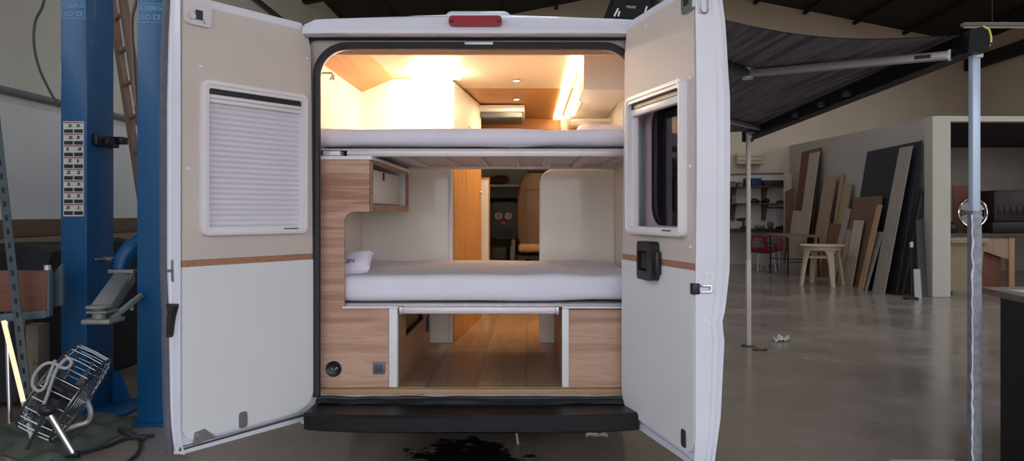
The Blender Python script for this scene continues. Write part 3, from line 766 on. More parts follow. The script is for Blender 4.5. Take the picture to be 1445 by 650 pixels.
mb.lathe([(.02, .004), (.030, .008), (.036, .012), (.040, .008), (.041, 0)], c, (0, -1, 0), 28); sk = build('power_socket', mb, 'black_plastic', cab_l)
mb = MB()
for dx in (-.008, .008): mb.cyl(c + V((dx, -.0, 0)), c + V((dx, -.006, 0)), .003, seg=8)
mb.cyl(c + V((.018, -.004, .006)), c + V((.018, -.009, .006)), .004, seg=8); build('socket_pin', mb, 'steel', sk)
c = at(535, 519, 3.655)
mb = MB(); mb.box(c + V((-.031, -.008, -.031)), c + V((.031, .001, .031)), .004); sw = build('switch_plate', mb, 'grey_metal', cab_l)
mb = MB(); mb.box(c + V((-.02, -.012, -.02)), c + V((.02, -.006, .02)), .003); build('switch_rocker', mb, 'cable_grey', sw)
mb = MB(); mb.box((-.735, 4.3, .62), (-.725 + .06, 4.33, .72)); 
mb = MB(); mb.box((-.674, 4.70, .64), (-.664, 4.76, .74), .003); build('hinge', mb, 'dash', cab_l)

cab_r = thing('base_cabinet', 'low walnut base cabinet right of the floor gangway under the lower bed', 'cabinet', (.38, 4.2, .53))
mb = MB(); mb.plate([(.212, .532), (.585, .532), (.585, .93), (.212, .93)], [], 3.655, 3.675); build('front_panel', mb, 'wood_front', cab_r)
for lo_, hi_ in (((.176, 3.648, .532), (.211, 3.69, .935)), ((.176, 3.650, .936), (.585, 3.68, .947))):
    mb = MB(); mb.box(lo_, hi_, .003); build('edge_trim', mb, 'edge_white', cab_r)
mb = MB(); mb.box((.178, 3.69, .532), (.192, 4.80, .936)); build('side_panel', mb, 'wood_side', cab_r)

def mattress(name, x0, x1, y0, y1, z0, z1, label, wob):
    mb = MB(); mb.box((x0, y0, z0), (x1, y1, z1), .045, 4, cuts=7, wob=wob, wsc=5)
    return mb
bf = thing('lower_bed_base', 'white edged bed base carrying the lower mattress', 'bed base', (-.27, 4.3, .94))
mb = MB(); mb.box((-.655, 3.66, .908), (.155, 3.70, .942), .004); build('front_rail', mb, 'alu', bf)
mb = MB(); mb.box((-1.12, 3.70, .94), (.58, 4.86, .955)); build('bed_board', mb, 'ply', bf)
for x in (-.662, .146):
    mb = MB(); mb.box((x - .004, 3.652, .905), (x + .014, 3.70, .945), .002); build('rail_bracket', mb, 'steel', bf)
mb = mattress('m', -1.12, .585, 3.69, 4.875, .968, 1.105, '', .011)
mt_low = solid('mattress', mb, 'sheet', 'thick mattress under a white sheet on the lower bunk', 'mattress')

ub = thing('upper_bed_frame', 'aluminium bed frame carrying the upper mattress across the van', 'bed frame', (-.27, 4.3, 1.72))
mb = MB(); mb.box((-.945, 3.70, 1.724), (.59, 3.745, 1.757), .004); mb.box((-.945, 3.695, 1.738), (.59, 3.70, 1.742)); build('front_rail', mb, 'alu', ub)
mb = MB(); mb.box((-1.13, 4.82, 1.728), (.59, 4.87, 1.76), .004); build('rear_rail', mb, 'alu', ub)
for i in range(7):
    x = -.70 + i * .205
    mb = MB(); mb.box((x - .03, 3.745, 1.738), (x + .03, 4.82, 1.756)); build('slat', mb, 'ply', ub)
mb = MB(); mb.box((-1.13, 3.72, 1.757), (.59, 4.86, 1.766)); build('bed_board', mb, 'ply', ub)
mb = MB(); mb.box((-1.06, 3.66, 1.724), (-.97, 3.75, 1.750), .004); build('corner_bracket', mb, 'alu', ub)
mb = mattress('m', -1.130, .588, 3.675, 4.875, 1.778, 1.870, '', .010)
solid('mattress', mb, 'sheet', 'thin mattress under a pale sheet on the upper bunk', 'mattress')

# small pillow with print
pil = thing('pillow', 'small white pillow with a dark printed mark, on the left end of the lower mattress', 'pillow', at(500, 388, 3.85))
mb = MB()
pc = V((-.925, 3.82, 1.164))
def pl(u, v, sgn):
    a, b = u * 2 - 1, v * 2 - 1
    th = .035 * (max(0, 1 - a ** 4) * max(0, 1 - b ** 4)) ** .5
    wd = 1 - .08 * (1 - b * b); hh = 1 - .10 * (1 - a * a)
    return pc + V((a * .085 * wd, .05 * b * hh + sgn * th * -.3, .045 * b * hh + sgn * th + .006 * a))
mb.grid(lambda u, v: pl(u, v, 1), 14, 12); mb.grid(lambda u, v: pl(u, v, -1), 14, 12)
bmesh.ops.remove_doubles(mb.bm, verts=mb.bm.verts[:], dist=.0005)
build('cushion', mb, 'sheet', pil)
text('printed_mark', 'ALEN', .034, 'mark_red', pil, facing(pc + V((-.035, -.062, .008)), (1, 0, .12), (0, -.75, .65)))

# partitions
def panel(name, mb, mat, label, cat='partition'): return solid(name, mb, mat, label, cat)
pt = thing('partition_panel', 'cream partition panel behind the left half of both bunks', 'partition', (-.83, 4.92, .53))
mb = MB(); mb.box((-1.148, 4.90, .532), (-.552, 4.93, 2.352)); build('board', mb, 'gloss_cream', pt)
mb = MB(); mb.box((-.551, 4.893, .532), (-.522, 4.935, 2.352), .003); build('edge_trim', mb, 'edge_white', pt)
pt = thing('partition_panel', 'glossy cream half-height partition with rounded corner behind the right of the lower bed', 'partition', (.34, 4.92, .53))
mb = MB(); mb.plate(rrect(.088, .532, .597, 1.724, (.001, .001, .001, .10), 10), [], 4.90, 4.93); build('board', mb, 'gloss_cream', pt)
mb = MB(); mb.tube([V((.086, 4.915, .54))] + [V((a, 4.915, b)) for a, b in arc(.188, 1.626, .102, PI, PI / 2)] + [V((.597, 4.915, 1.728))], .007, 8); build('edge_trim', mb, 'edge_white', pt)
aw = thing('aisle_wall', 'honey wood wardrobe wall along the left of the gangway beyond the bunks', 'wardrobe', (-.53, 6, .53))
AP = lambda t, off, z: V((-.515 + .115 * t + off, 4.94 + 1.12 * t, z))
def apl(z0, z1): 
    m = MB(); m.loft([[AP(t, 0, z0), AP(t, -.03, z0), AP(t, -.03, z1), AP(t, 0, z1)] for t in (0, 1)]); return m
build('wall_board', apl(.532, 1.80), 'wood_aisle', aw)
build('upper_board', apl(1.802, 2.342), 'lining', aw)  # cream instead of wood: the ceiling lamp's glare put into the colour
mb = MB(); mb.ball(AP(.93, .008, 1.60), .012, 10); build('knob', mb, 'vent_silver', aw)
mb = MB(); mb.tube([AP(.45, .004, 2.0), AP(.45, .02, 2.0), AP(.45, .02, 2.09), AP(.45, .004, 2.09)], .005); build('handle', mb, 'chrome', aw)
hp = thing('half_height_panel', 'narrow cream half-height panel with wood top at the end of the wardrobe wall', 'panel', (-.43, 6.3, .53))
mb = MB(); mb.box((-.50, 6.28, .532), (-.350, 6.31, 1.725)); build('board', mb, 'edge_white', hp)
mb = MB(); mb.box((-.50, 6.275, 1.726), (-.341, 6.315, 1.742)); mb.box((-.349, 6.275, .532), (-.340, 6.315, 1.7255)); build('edge_trim', mb, 'wood_aisle', hp)

# right overhead lockers
lk = thing('overhead_locker', 'plain warm-white overhead locker at the top right above the upper bunk', 'locker', (.46, 4.4, 2.14))
mb = MB(); mb.plate(rrect(.322, 2.138, .592, 2.345, (.02, .004, .004, .004), 4), [], 4.08, 4.55); build('carcass', mb, 'locker_grey', lk)
lk2 = thing('kitchen_locker', 'row of cream overhead lockers running forward under the light strip', 'locker', (.46, 5.8, 2.0))
mb = MB(); mb.plate([(.345, 2.345), (.592, 2.345), (.592, 2.155), (.365, 2.155)], [], 4.56, 6.6); build('carcass', mb, 'lining', lk2)
for i in range(3):
    ya = 4.58 + i * .67
    mb = MB(); n_ = V((-.99, 0, -.1)) * .010
    q = [V((.344, ya, 2.34)), V((.344, ya + .65, 2.34)), V((.364, ya + .65, 2.157)), V((.364, ya, 2.157))]
    mb.loft([q, [p + n_ for p in q]]); dr = build('door', mb, 'gloss_cream', lk2)
    mb = MB(); mb.box((.334, ya + .3, 2.18), (.352, ya + .36, 2.19), .003); build('handle', mb, 'chrome', dr)
tc_ = thing('tall_cabinet', 'tall cream cabinet end standing past the overhead lockers on the right', 'cabinet', (.45, 6.8, .53))
mb = MB(); mb.box((.32, 6.62, .532), (.592, 6.95, 2.34)); build('carcass', mb, 'lining', tc_)
nb = thing('corner_shelf', 'rounded glossy corner shelf with a small lit lamp past the upper mattress', 'shelf', (.45, 5.1, 1.98))
mb = MB(); mb.plate(rrect(.30, 4.98, .592, 5.4, (.08, .0001, .0001, .05), 8), [], 2.075, 2.09, lambda a, b, d: V((a, b, d))); build('shelf_board', mb, 'gloss_cream', nb)
mb = MB(); mb.plate(rrect(.28, 4.98, .592, 5.4, (.08, .0001, .0001, .05), 8), [], 1.965, 1.98, lambda a, b, d: V((a, b, d))); build('lower_board', mb, 'gloss_cream', nb)
mb = MB(); mb.plate(rrect(.30, 5.385, .592, 5.40, .004), [], 1.98, 2.075, lambda a, b, d: V((a, b, d))); build('back_board', mb, 'wood_light', nb)
mb = MB(); mb.lathe([(.03, 0), (.03, .012), (.022, .03), (.004, .034)], (.37, 5.1, 1.981), (0, 0, 1), 16); build('lamp_lens', mb, 'spot', nb)
# folded mattress topper / pillow on the right of the upper bunk
mb = MB(); mb.box((.30, 4.30, 1.884), (.585, 4.78, 1.968), .036, 4, cuts=3, wob=.01); solid('folded_blanket', mb, 'sheet', 'folded pale blanket lying on the right end of the upper mattress', 'blanket')
# left hook
hk = MB(); hk.tube([at(462, 103, 3.9) + V((-.03, 0, 0)), at(468, 103, 3.9), at(470, 106, 3.9), at(471, 113, 3.9)], .006, 8); hk.tube([at(470, 106, 3.9), at(466, 113, 3.9)], .006, 8)
hk.cyl((-1.1495, 3.9, zat(103, 3.9)), (-1.13, 3.9, zat(103, 3.9)), .014)
solid('coat_hook', hk, 'vent_silver', 'small metal coat hook on the cream wall left of the upper bunk', 'hook')

# air conditioner
ac = thing('air_conditioner', 'white ceiling air conditioner with grey outlet slot inside the van', 'air conditioner', (-.22, 6.2, 2.24))
mb = MB(); mb.box((-.50, 6.0, 2.285), (-.03, 6.5, 2.345), .012); build('housing', mb, 'plastic_white', ac)
mb = MB(); mb.box((-.49, 6.005, 2.238), (-.045, 6.49, 2.284), .01); build('outlet', mb, 'pipe_grey', ac)
for i in range(2):
    mb = MB(); mb.box((-.47, 5.998, 2.248 + i * .016), (-.10, 6.006, 2.252 + i * .016)); build('louvre', mb, 'cable_grey', ac)
# spot lamps
sp_l = ['first round ceiling spot lamp, nearest above the upper bunk', 'second round ceiling spot lamp, on the wood ceiling', 'left small spot lamp on the wood panel over the cab', 'right small spot lamp on the wood panel by the light strip']
for i, (px, py, Y, dn) in enumerate(((729, 111, 4.92, 0), (729, 137, 5.70, 0), (707, 171, 6.99, 1), (766, 157, 6.99, 1))):
    p = at(px, py, Y); p.z = p.z if dn else (2.353 if Y < 5.28 else 2.348)
    ax = (0, -1, 0) if dn else (0, 0, -1)
    s_ = thing('spot_lamp', sp_l[i], 'lamp', p, 'round spot lamps in the van ceiling')
    mb = MB(); mb.lathe([(.030, 0), (.034, .006), (.026, .010), (.024, .004)], p, ax, 20); build('rim', mb, 'chrome', s_)
    mb = MB(); mb.lathe([(.023, .003), (.020, .008), (.004, .009)], p, ax, 16); build('lens', mb, 'spot', s_)
# LED strips
mb = MB(); mb.box((.25, 4.10, 2.342), (.315, 6.95, 2.352), .003); solid('led_strip', mb, 'led', 'warm glowing light strip along the ceiling beside the right overhead lockers', 'light strip')
mb = MB(); mb.box((-.76, 4.66, 2.312), (-.45, 4.70, 2.348), .004); solid('led_strip', mb, 'led_bright', 'short bright warm strip lamp under the ceiling above the left of the upper bunk', 'light strip')
lamp('spot_light', (-.09, 5.8, 2.32), .06, .06, 6, (1, .74, .45))

# seat
st = thing('cab_seat', 'brown leatherette passenger seat seen from behind past the gangway', 'seat', (.12, 7.2, .53))
mb = MB()
prof = [(.20, 1.10), (.225, 1.2), (.235, 1.45), (.21, 1.68), (.17, 1.80), (.14, 1.83)]
mb.loft([[V((.11 + a * hw, 7.18 + .03 * (z - 1.1) + d, z)) for a, d in ((-1, .06), (-.92, .0), (-.6, -.035), (0, -.045), (.6, -.035), (.92, .0), (1, .06), (.8, .12), (0, .13), (-.8, .12))] for hw, z in prof])
build('backrest', mb, 'seat_fabric', st)
mb = MB(); mb.box((-.02, 7.18, 1.84), (.24, 7.30, 2.02), .04, 4); build('headrest', mb, 'seat_fabric', st)
mb = MB()
mb.tube([V((-.015, 7.142, 1.12)), V((-.02, 7.145, 1.5)), V((-.005, 7.16, 1.68))], .004); mb.tube([V((.235, 7.142, 1.12)), V((.24, 7.145, 1.5)), V((.225, 7.16, 1.68))], .004)
mb.tube([V((-.10, 7.152, 1.66)), V((.11, 7.15, 1.67)), V((.32, 7.152, 1.66))], .004); build('seam', mb, 'board_brown', st)
mb = MB(); mb.box((-.10, 7.12, 1.03), (.32, 7.66, 1.12), .035, 4); build('cushion', mb, 'tan_edge', st)
mb = MB(); mb.box((-.17, 7.10, .93), (-.125, 7.45, 1.16), .015); mb.box((-.18, 7.05, .75), (-.13, 7.12, 1.1), .01); build('armrest', mb, 'cable_grey', st)
mb = MB(); mb.box((-.10, 7.2, .532), (.32, 7.62, .80), .02); mb.box((-.1, 7.16, .96), (.32, 7.2, .99)); mb.box((-.02, 7.16, .88), (.30, 7.19, .90)); mb.cyl((.0, 7.25, .8), (.0, 7.25, 1.03), .02); mb.cyl((.24, 7.25, .8), (.24, 7.25, 1.03), .02); mb.cyl((.0, 7.5, .8), (.0, 7.5, 1.03), .02); mb.cyl((.24, 7.5, .8), (.24, 7.5, 1.03), .02); build('seat_base', mb, 'dash', st)
mb = MB(); mb.ball((-.40, 7.96, 1.78), (.17, .08, .05), 16)
mb.ball((-.30, 7.94, 1.80), (.10, .07, .05), 14)
for v in mb.bm.verts: v.co += V((0, 0, .012 * noise.noise(v.co * 14))); v.co.z = max(v.co.z, 1.747)
solid('folded_jacket', mb, 'burgundy', 'dark burgundy jacket lying on the shelf above the dashboard', 'jacket')

# ================================================================ awning
aw = thing('awning', 'dark striped roll-out awning stretched from the van roof over the right side', 'awning', (.5, 5.8, 2.4))
mb = MB(); mb.plate(rrect(.43, 2.418, .60, 2.57, .04), [], 3.64, 8.0); build('case', mb, 'awning_case', aw)
mb = MB(); mb.plate([(.425, 2.417), (.605, 2.405), (.625, 2.47), (.60, 2.58), (.47, 2.58), (.43, 2.48)], [], 3.58, 3.64); ec = build('case_end_cap', mb, 'awning_case', aw)
text('maker_name', 'THULE', .016, 'alu', ec, facing((.52, 3.579, 2.468), (1, 0, -.03), (0, -1, 0)))
mb = MB()
for p in ((.435, 2.42, .455, 2.46), (.455, 2.42, .462, 2.445), (.59, 2.44, .60, 2.47)):
    mb = MB(); mb.bar((p[0], 3.575, p[1]), (p[2], 3.575, p[3]), .008, .006, up=(0, 1, 0)); build('cap_bracket', mb, 'alu', ec)
def railx(Y): return 2.272 + (Y - 3.6) * .048
RZ_ = 2.33
def cl(u, v, dz=0):
    y = 3.64 + 4.31 * v; x0 = .62; x1 = railx(y) - .02; x = x0 + (x1 - x0) * u
    z = 2.53 + (2.345 - 2.53) * u - .10 * math.sin(PI * u) * (1 - .4 * math.sin(PI * v)) + dz
    return V((x, y, z))
mb = MB(); mb.grid(lambda u, v: cl(u, v), 24, 30); mb.grid(lambda u, v: cl(u, v, .004), 24, 30); build('canopy', mb, 'awning', aw)
mb = MB()
mb.loft([[V((railx(y) + a, y, z)) for a, z in ((-.05, 2.245), (.03, 2.238), (.05, 2.275), (.045, 2.335), (.0, 2.358), (-.05, 2.345))] for y in (3.60, 7.98)])
rl = build('lead_rail', mb, 'awning_case', aw)
for y in (5.05, 5.55, 6.15):
    mb = MB(); mb.box((railx(y) - .085, y - .04, 2.26), (railx(y) - .045, y + .04, 2.30), .006); build('rail_bracket', mb, 'cable_grey', rl)
mb = MB(); mb.loft([[V((railx(3.6) + a, y, z)) for a, z in ((-.06, 2.235), (.03, 2.235), (.052, 2.28), (.046, 2.34), (.01, 2.365), (-.05, 2.35))] for y in (3.56, 3.61)]); build('rail_end_cap', mb, 'awning_case', aw)
mb = MB(); mb.tube([V((railx(3.6) + a, 3.56, z)) for a, z in ((.015, 2.367), (.045, 2.35), (.055, 2.315), (.054, 2.285))], .005); build('edge_strip', mb, 'yellow_cap', aw)
mb = MB(); mb.loft([[V((railx(8) + a, y, z)) for a, z in ((-.06, 2.23), (.05, 2.23), (.06, 2.29), (.05, 2.35), (-.06, 2.35))] for y in (7.97, 8.03)]); build('rail_end_cap', mb, 'awning_case', aw)
def arm(sh, el, en):
    mb = MB(); mb.bar(sh, el, .06, .05, bev=.012); build('upper_arm', mb, 'cable_grey', aw)
    mb = MB(); mb.bar(el, en, .05, .045, bev=.012); fa = build('forearm', mb, 'grey_arm', aw)
    mb = MB(); mb.cyl(el + V((0, 0, -.035)), el + V((0, 0, .035)), .036, seg=16); build('elbow_joint', mb, 'alu', fa)
    d = (en - el).normalized()
    mb = MB(); mb.bar(el + d * (en - el).length * .86, el + d * (en - el).length * .93, .052, .02); build('arm_sticker', mb, 'cable_black', fa)
    mb = MB(); mb.bar(en - d * .05, en + d * .01, .04, .04); mb.cyl(en + V((0, 0, -.028)), en + V((0, 0, .028)), .014, seg=12); build('arm_end', mb, 'steel', fa)
arm(V((.67, 4.1, 2.43)), at(1055, 104, 4.6), at(1340, 78, 3.74))
arm(V((.67, 7.6, 2.43)), V((1.62, 6.5, 2.32)), at(1083, 183, 7.45))
def leg(x, y, film):
    mb = MB(); mb.bar((x, y, 1.43 if film else .9), (x, y, 2.235), .040, .040, up=(0, 1, 0), bev=.004); lg = build('leg', mb, 'awning_pole' if film else 'cream_leg', aw)
    lg['label'] = 'near awning leg with cloudy film' if film else 'far awning leg'
    mb = MB(); mb.bar((x, y, .012), (x, y, 1.44 if film else .92), .05, .05, up=(0, 1, 0), bev=.006); build('leg_sleeve', mb, 'film' if film else 'cream_leg', lg)
    mb = MB(); mb.box((x - .06, y - .05, 0), (x + .06, y + .05, .014), .004); build('foot', mb, 'cable_grey', lg)
    mb = MB(); mb.box((x - .022, y - .03, 2.225), (x + .03, y + .02, 2.30), .006); mb.cyl((x - .01, y - .04, 2.27), (x + .05, y - .04, 2.29), .012, seg=10); build('knuckle', mb, 'alu', lg)
    if film:
        mb = MB(); pts = []
        for i in range(90):
            z = 1.42 - i * .0145; pts.append(V((x - .028 + .009 * noise.noise(V((z * 16, 1, 0))), y - .028 + .004 * noise.noise(V((z * 21, 5, 0))), z)))
        mb.tube(pts, [.003 + .006 * abs(noise.noise(V((p.z * 13, 0, 4)))) for p in pts], 6); build('film_fold', mb, 'sheet', lg)
leg(xat(1375, 3.66), 3.66, True); leg(xat(1056, 7.6), 7.6, False)

# ================================================================ left of the hall: two lifts
def lift(x0, y0, w, d, label, full):
    L = thing('vehicle_lift', label, 'car lift', (x0 + w / 2, y0 + d / 2, 0), 'blue lift posts by the left wall')
    mb = MB(); mb.box((x0, y0, .015), (x0 + w, y0 + d, 4.3), .012); build('post', mb, 'blue_lift', L)
    mb = MB(); mb.box((x0 - .05, y0 - .03, 0), (x0 + w + .28, y0 + d + .06, .018), .003); build('base_plate', mb, 'blue_lift', L)
    zt = 2.875 if full else 2.785
    gp = MB(); o = rrect(x0 + .012, zt - .078, x0 + w - .010, zt + .048, .004, 2); i_ = rrect(x0 + .016, zt - .075, x0 + w - .013, zt + .045, .004, 2)
    gp.plate(o, [i_], y0 - .0015, y0 + .001); build('stencil_border', gp, 'blue_text', L)
    text('stencil_text', '4200KG', .046, 'blue_text', L, facing((x0 + w / 2, y0 - .001, zt + .016), (1, 0, 0), (0, -1, 0)))
    text('stencil_text', 'ISO CE', .046, 'blue_text', L, facing((x0 + w / 2, y0 - .001, zt - .044), (1, 0, 0), (0, -1, 0)))
    mb = MB(); mb.add([V((x0 + w, y0 + d - .02, .018)), V((x0 + w, y0 + d, .018)), V((x0 + w + .13, y0 + d, .018)), V((x0 + w + .13, y0 + d - .02, .018)), V((x0 + w, y0 + d - .02, .24)), V((x0 + w, y0 + d, .24)), V((x0 + w + .05, y0 + d, .24)), V((x0 + w + .05, y0 + d - .02, .24))], [[0, 1, 2, 3], [4, 5, 6, 7], [0, 3, 7, 4], [1, 2, 6, 5], [0, 1, 5, 4], [3, 2, 6, 7]]); build('gusset', mb, 'blue_lift', L)
    return L
LX, LY, LW, LD = -3.30, 5.0, .188, .33
L1 = lift(LX, LY, LW, LD, 'left blue lift post carrying a pictogram sticker, beside the brown bench', True)
L2 = lift(-2.63, 4.76, .195, .34, 'right blue lift post, half hidden behind the open left van door', False)
# sticker
sx0, sx1, sz1, sz0 = xat(89.5, 5), xat(118.5, 5), zat(171, 5), zat(305, 5)
mb = MB(); mb.box((sx0, LY - .002, sz0), (sx1, LY + .001, sz1)); stk = build('warning_sticker', mb, 'sticker', L1)
n = 8; rh = (sz1 - sz0 - .01) / n; hw = (sx1 - sx0) / 2
for i in range(n):
    zt = sz1 - .006 - i * rh
    mb = MB(); mb.box((sx0 + .004, LY - .003, zt - .007), (sx1 - .004, LY - .0015, zt)); build('red_rule', mb, 'sticker_red', stk)
    for j in range(2):
        xa = sx0 + .006 + j * (hw - .002)
        mb = MB(); mb.box((xa, LY - .003, zt - rh + .006), (xa + hw - .010, LY - .0015, zt - rh + .032)); build('caption_bar', mb, 'sticker_black', stk)
        if i == 7 and j == 1: continue
        random.seed(i * 2 + j); mb = MB()
        x_ = xa + .010 + random.random() * .02; z_ = zt - .034; w_ = .018 + random.random() * .016
        mb.bar((x_, LY - .002, z_), (x_ + w_, LY - .002, z_ + .004 * random.random()), .002, .006)
        mb.bar((x_ + w_ * .5, LY - .002, z_ + .002), (x_ + w_ * (.3 + .6 * random.random()), LY - .002, zt - .014), .002, .007)
        mb.bar((x_ + w_ * .2, LY - .002, zt - .018), (x_ + w_ * .9, LY - .002, zt - .018 - .008 * random.random()), .002, .008)
        build('pictogram', mb, 'sticker_black', stk)
zt = sz1 - .006 - 7 * rh; xc_ = sx0 + hw * 1.5
mb = MB(); mb.plate([(xc_ - .022, zt - .038), (xc_ + .022, zt - .038), (xc_, zt - .01)], [], LY - .003, LY - .0015); build('hazard_triangle', mb, 'sticker_yellow', stk)
mb = MB(); mb.box((xc_ - .003, LY - .0036, zt - .034), (xc_ + .003, LY - .0024, zt - .018)); build('hazard_mark', mb, 'sticker_black', stk)
# black lock cover, red-tagged bolt
xr = LX + LW
mb = MB(); mb.box((xr, 5.06, zat(205, 5.1)), (xr + .035, 5.34, zat(189, 5.1)), .006); mb.box((xr + .03, 5.14, zat(204, 5.1)), (xr + .06, 5.26, zat(194, 5.1)), .006); mb.box((xr + .02, 5.28, zat(203, 5.3)), (xr + .09, 5.36, zat(193, 5.3)), .006); build('lock_cover', mb, 'black_plastic', L1)
mb = MB(); mb.cyl((xr, 5.2, zat(365, 5.2)), (xr + .05, 5.2, zat(365, 5.2)), .016, seg=10); mb.tube([V((xr + .03, 5.05, zat(365, 5.1))), V((xr + .03, 5.2, zat(365, 5.2))), V((xr + .03, 5.34, zat(362, 5.3)))], .006); build('release_bolt', mb, 'vent_silver', L1)
mb = MB(); mb.box((LX - .10, 5.15, zat(122, 5.2)), (LX, 5.3, zat(88, 5.2)), .008); mb.cyl((LX - .03, 5.14, zat(96, 5.1)), (LX - .03, 5.11, zat(96, 5.1)), .03, seg=16); build('control_box', mb, 'sticker', L1)
# lift arm of the right post
a0, a1 = V((-2.72, 4.98, .98)), V((-2.66, 4.42, .80))
mb = MB(); mb.bar(V((-2.87, 5.06, .98)), V((-2.72, 4.52, .80)), .12, .10, bev=.012); am = build('lift_arm', mb, 'arm_grey', L2)
mb = MB(); mb.box((-2.78, 4.40, .735), (-2.60, 4.58, .765), .01); mb.box((-2.76, 4.42, .80), (-2.63, 4.56, .815), .006); mb.cyl((-2.70, 4.47, .76), (-2.70, 4.47, .83), .035, seg=16); mb.lathe([(.07, 0), (.075, .01), (.07, .018)], (-2.70, 4.46, .83), (0, 0, 1), 18); build('arm_pad', mb, 'arm_grey', am)
mb = MB(); mb.bar((-2.64, 4.50, .76), (-2.585, 4.74, .88), .03, .03, bev=.004); mb.cyl((-2.605, 4.66, .79), (-2.605, 4.66, .86), .012, seg=8); build('arm_strut', mb, 'arm_grey', am)
mb = MB(); mb.tube([V((-2.910, 5.06, 1.02)), V((-2.900, 5.08, 1.10)), V((-2.860, 5.10, 1.17)), V((-2.790, 5.10, 1.23)), V((-2.700, 5.06, 1.22))], [.05, .065, .065, .055, .05], 12); build('carriage', mb, 'blue_lift', L2)
mb = MB(); mb.box((-2.95, 4.97, 1.005), (-2.77, 5.03, 1.03), .004); mb.tube([V((-2.78, 5.0, 1.02)), V((-2.75, 4.8, .88))], .008); build('arm_pin_bracket', mb, 'arm_grey', am)

# ladder
ld_ = thing('wooden_ladder', 'old wooden ladder leaning upright between the two blue posts', 'ladder', (-3.1, 6.0, 0))
A0, A1, B0, B1 = V((-3.10, 6.12, 0)), V((-3.92, 6.34, 4.6)), V((-2.84, 5.82, 0)), V((-3.66, 6.04, 4.6))
for p, q in ((A0, A1), (B0, B1)):
    mb = MB(); mb.bar(p, q, .055, .10, up=(B0 - A0), bev=.006); build('rail', mb, 'ladder_wood', ld_)
for i in range(15):
    t = .05 + i * .063
    mb = MB(); mb.cyl(A0.lerp(A1, t), B0.lerp(B1, t), .018, seg=10); build('rung', mb, 'ladder_wood', ld_)
# conduits and cables on the wall
mb = MB(); mb.cyl((WL + .05, 2, 2.50), (WL + .05, 16, 2.50), .03, seg=12); solid('conduit_pipe', mb, 'pipe_grey', 'grey horizontal pipe along the left wall behind the blue post', 'pipe')
mb = MB(); mb.cyl((WL + .05, 8, 5.0), (WL + .05, 19.6, 5.0), .04, seg=12); solid('conduit_pipe', mb, 'cable_black', 'dark pipe high on the left wall above the van', 'pipe')
pts = [at(70, -60, 5.6), at(62, 2, 5.6), at(50, 30, 5.6), at(48, 62, 5.6), at(55, 95, 5.6), at(68, 124, 5.6), at(83, 150, 5.6)]
mb = MB(); mb.tube(smooth(pts), .01, 8); solid('hanging_cable', mb, 'cable_grey', 'thin grey cable looping down the wall left of the left blue post', 'cable')
pts = [at(200, -40, 4.9), at(191, 5, 4.9), at(186, 30, 4.9), at(188, 80, 4.9), at(192, 150, 4.9)]
mb = MB(); mb.tube(smooth(pts), .012, 8); solid('hanging_cable', mb, 'ladder_wood', 'brown hose hanging beside the right blue post', 'hose')
# timber boards on the wall
mb = MB(); mb.box((WL + .005, 4.5, 1.21), (WL + .04, 8.4, 1.37), .004); solid('timber_board', mb, 'board_brown', 'brown timber board fixed along the left wall, the upper of two', 'board')
mb = MB(); mb.box((WL + .005, 4.5, 1.02), (WL + .04, 8.4, 1.205), .004); solid('timber_board', mb, 'board_beige', 'beige timber board fixed along the left wall, the lower of two', 'board')
# black covered heap
mb = MB()
mb.grid(lambda u, v: V((-4.45 + .75 * v + .03 * noise.noise(V((u * 6, v * 5, 0))), 5.2 + 2.7 * u, 0.01 + 1.14 * min(1, 3.2 * math.sin(PI * min(1, max(0, v))) ) * min(1, 6 * u + .02) * min(1, 6 * (1 - u) + .02) + .05 * noise.noise(V((u * 5, v * 4, 2))))), 30, 24)
for v in mb.bm.verts: v.co.z = max(v.co.z, .004)
solid('covered_heap', mb, 'black_tarp', 'black tarpaulin heap against the left wall behind the brown bench', 'tarpaulin')
bx = thing('cardboard_box', 'dull cardboard box standing behind the drum fan beside the left blue post', 'box', (-3.55, 4.98, 0))
p0 = xat(42, 4.9)
mb = MB(); mb.box((p0, 4.86, .0), (-3.36, 4.98, .66), .004); build('carton', mb, 'card', bx)
mb = MB(); random.seed(3)
for i in range(4):
    xs = p0 + .05 + i * .035; mb.tube([V((xs, 4.859, .38)), V((xs + .01, 4.859, .42 + .02 * (i % 2))), V((xs + .022, 4.859, .39)), V((xs + .03, 4.859, .41))], .002, 5)
build('pen_scrawl', mb, 'cable_grey', bx)
mb = MB(); mb.box((p0 - .002, 4.91, .655), (-3.358, 4.93, .664)); build('tape', mb, 'bin', bx)
# bench
bn = thing('workbench', 'reddish-brown bench end with grey steel rail at the far left', 'bench', (-3.35, 4.6, 0))
mb = MB(); mb.box((-3.9, 4.58, .79), (xat(68, 4.6), 4.63, 1.055), .006); build('bench_block', mb, 'bench_brown', bn)
mb = MB(); mb.bar((-3.9, 4.60, .71), (xat(68, 4.6), 4.60, .775), .05, .05, bev=.004); mb.box((xat(68, 4.6), 4.585, .76), (xat(72, 4.6), 4.62, 1.06)); build('steel_rail', mb, 'grey_metal', bn)
mb = MB(); q = [(xat(72, 4.7), zat(434, 4.7)), (xat(91, 4.7), zat(430, 4.7)), (xat(91, 4.7), zat(370, 4.7)), (xat(74, 4.7), zat(390, 4.7))]; mb.plate(q, [], 4.68, 4.70); build('side_plate', mb, 'grey_metal', bn)
for xx, yy in ((xat(36, 4.7), 4.7), (xat(14, 4.9), 4.9)):
    mb = MB(); mb.cyl((xx + .03, yy - .04, 0), (xx - .02, yy, .74), .016, seg=12); build('leg', mb, 'chrome', bn)
mb = MB(); mb.cyl((xat(70, 4.62), 4.6, 1.06), (xat(70, 4.62), 4.6, 1.09), .02, seg=8); build('wing_nut', mb, 'alu', bn)
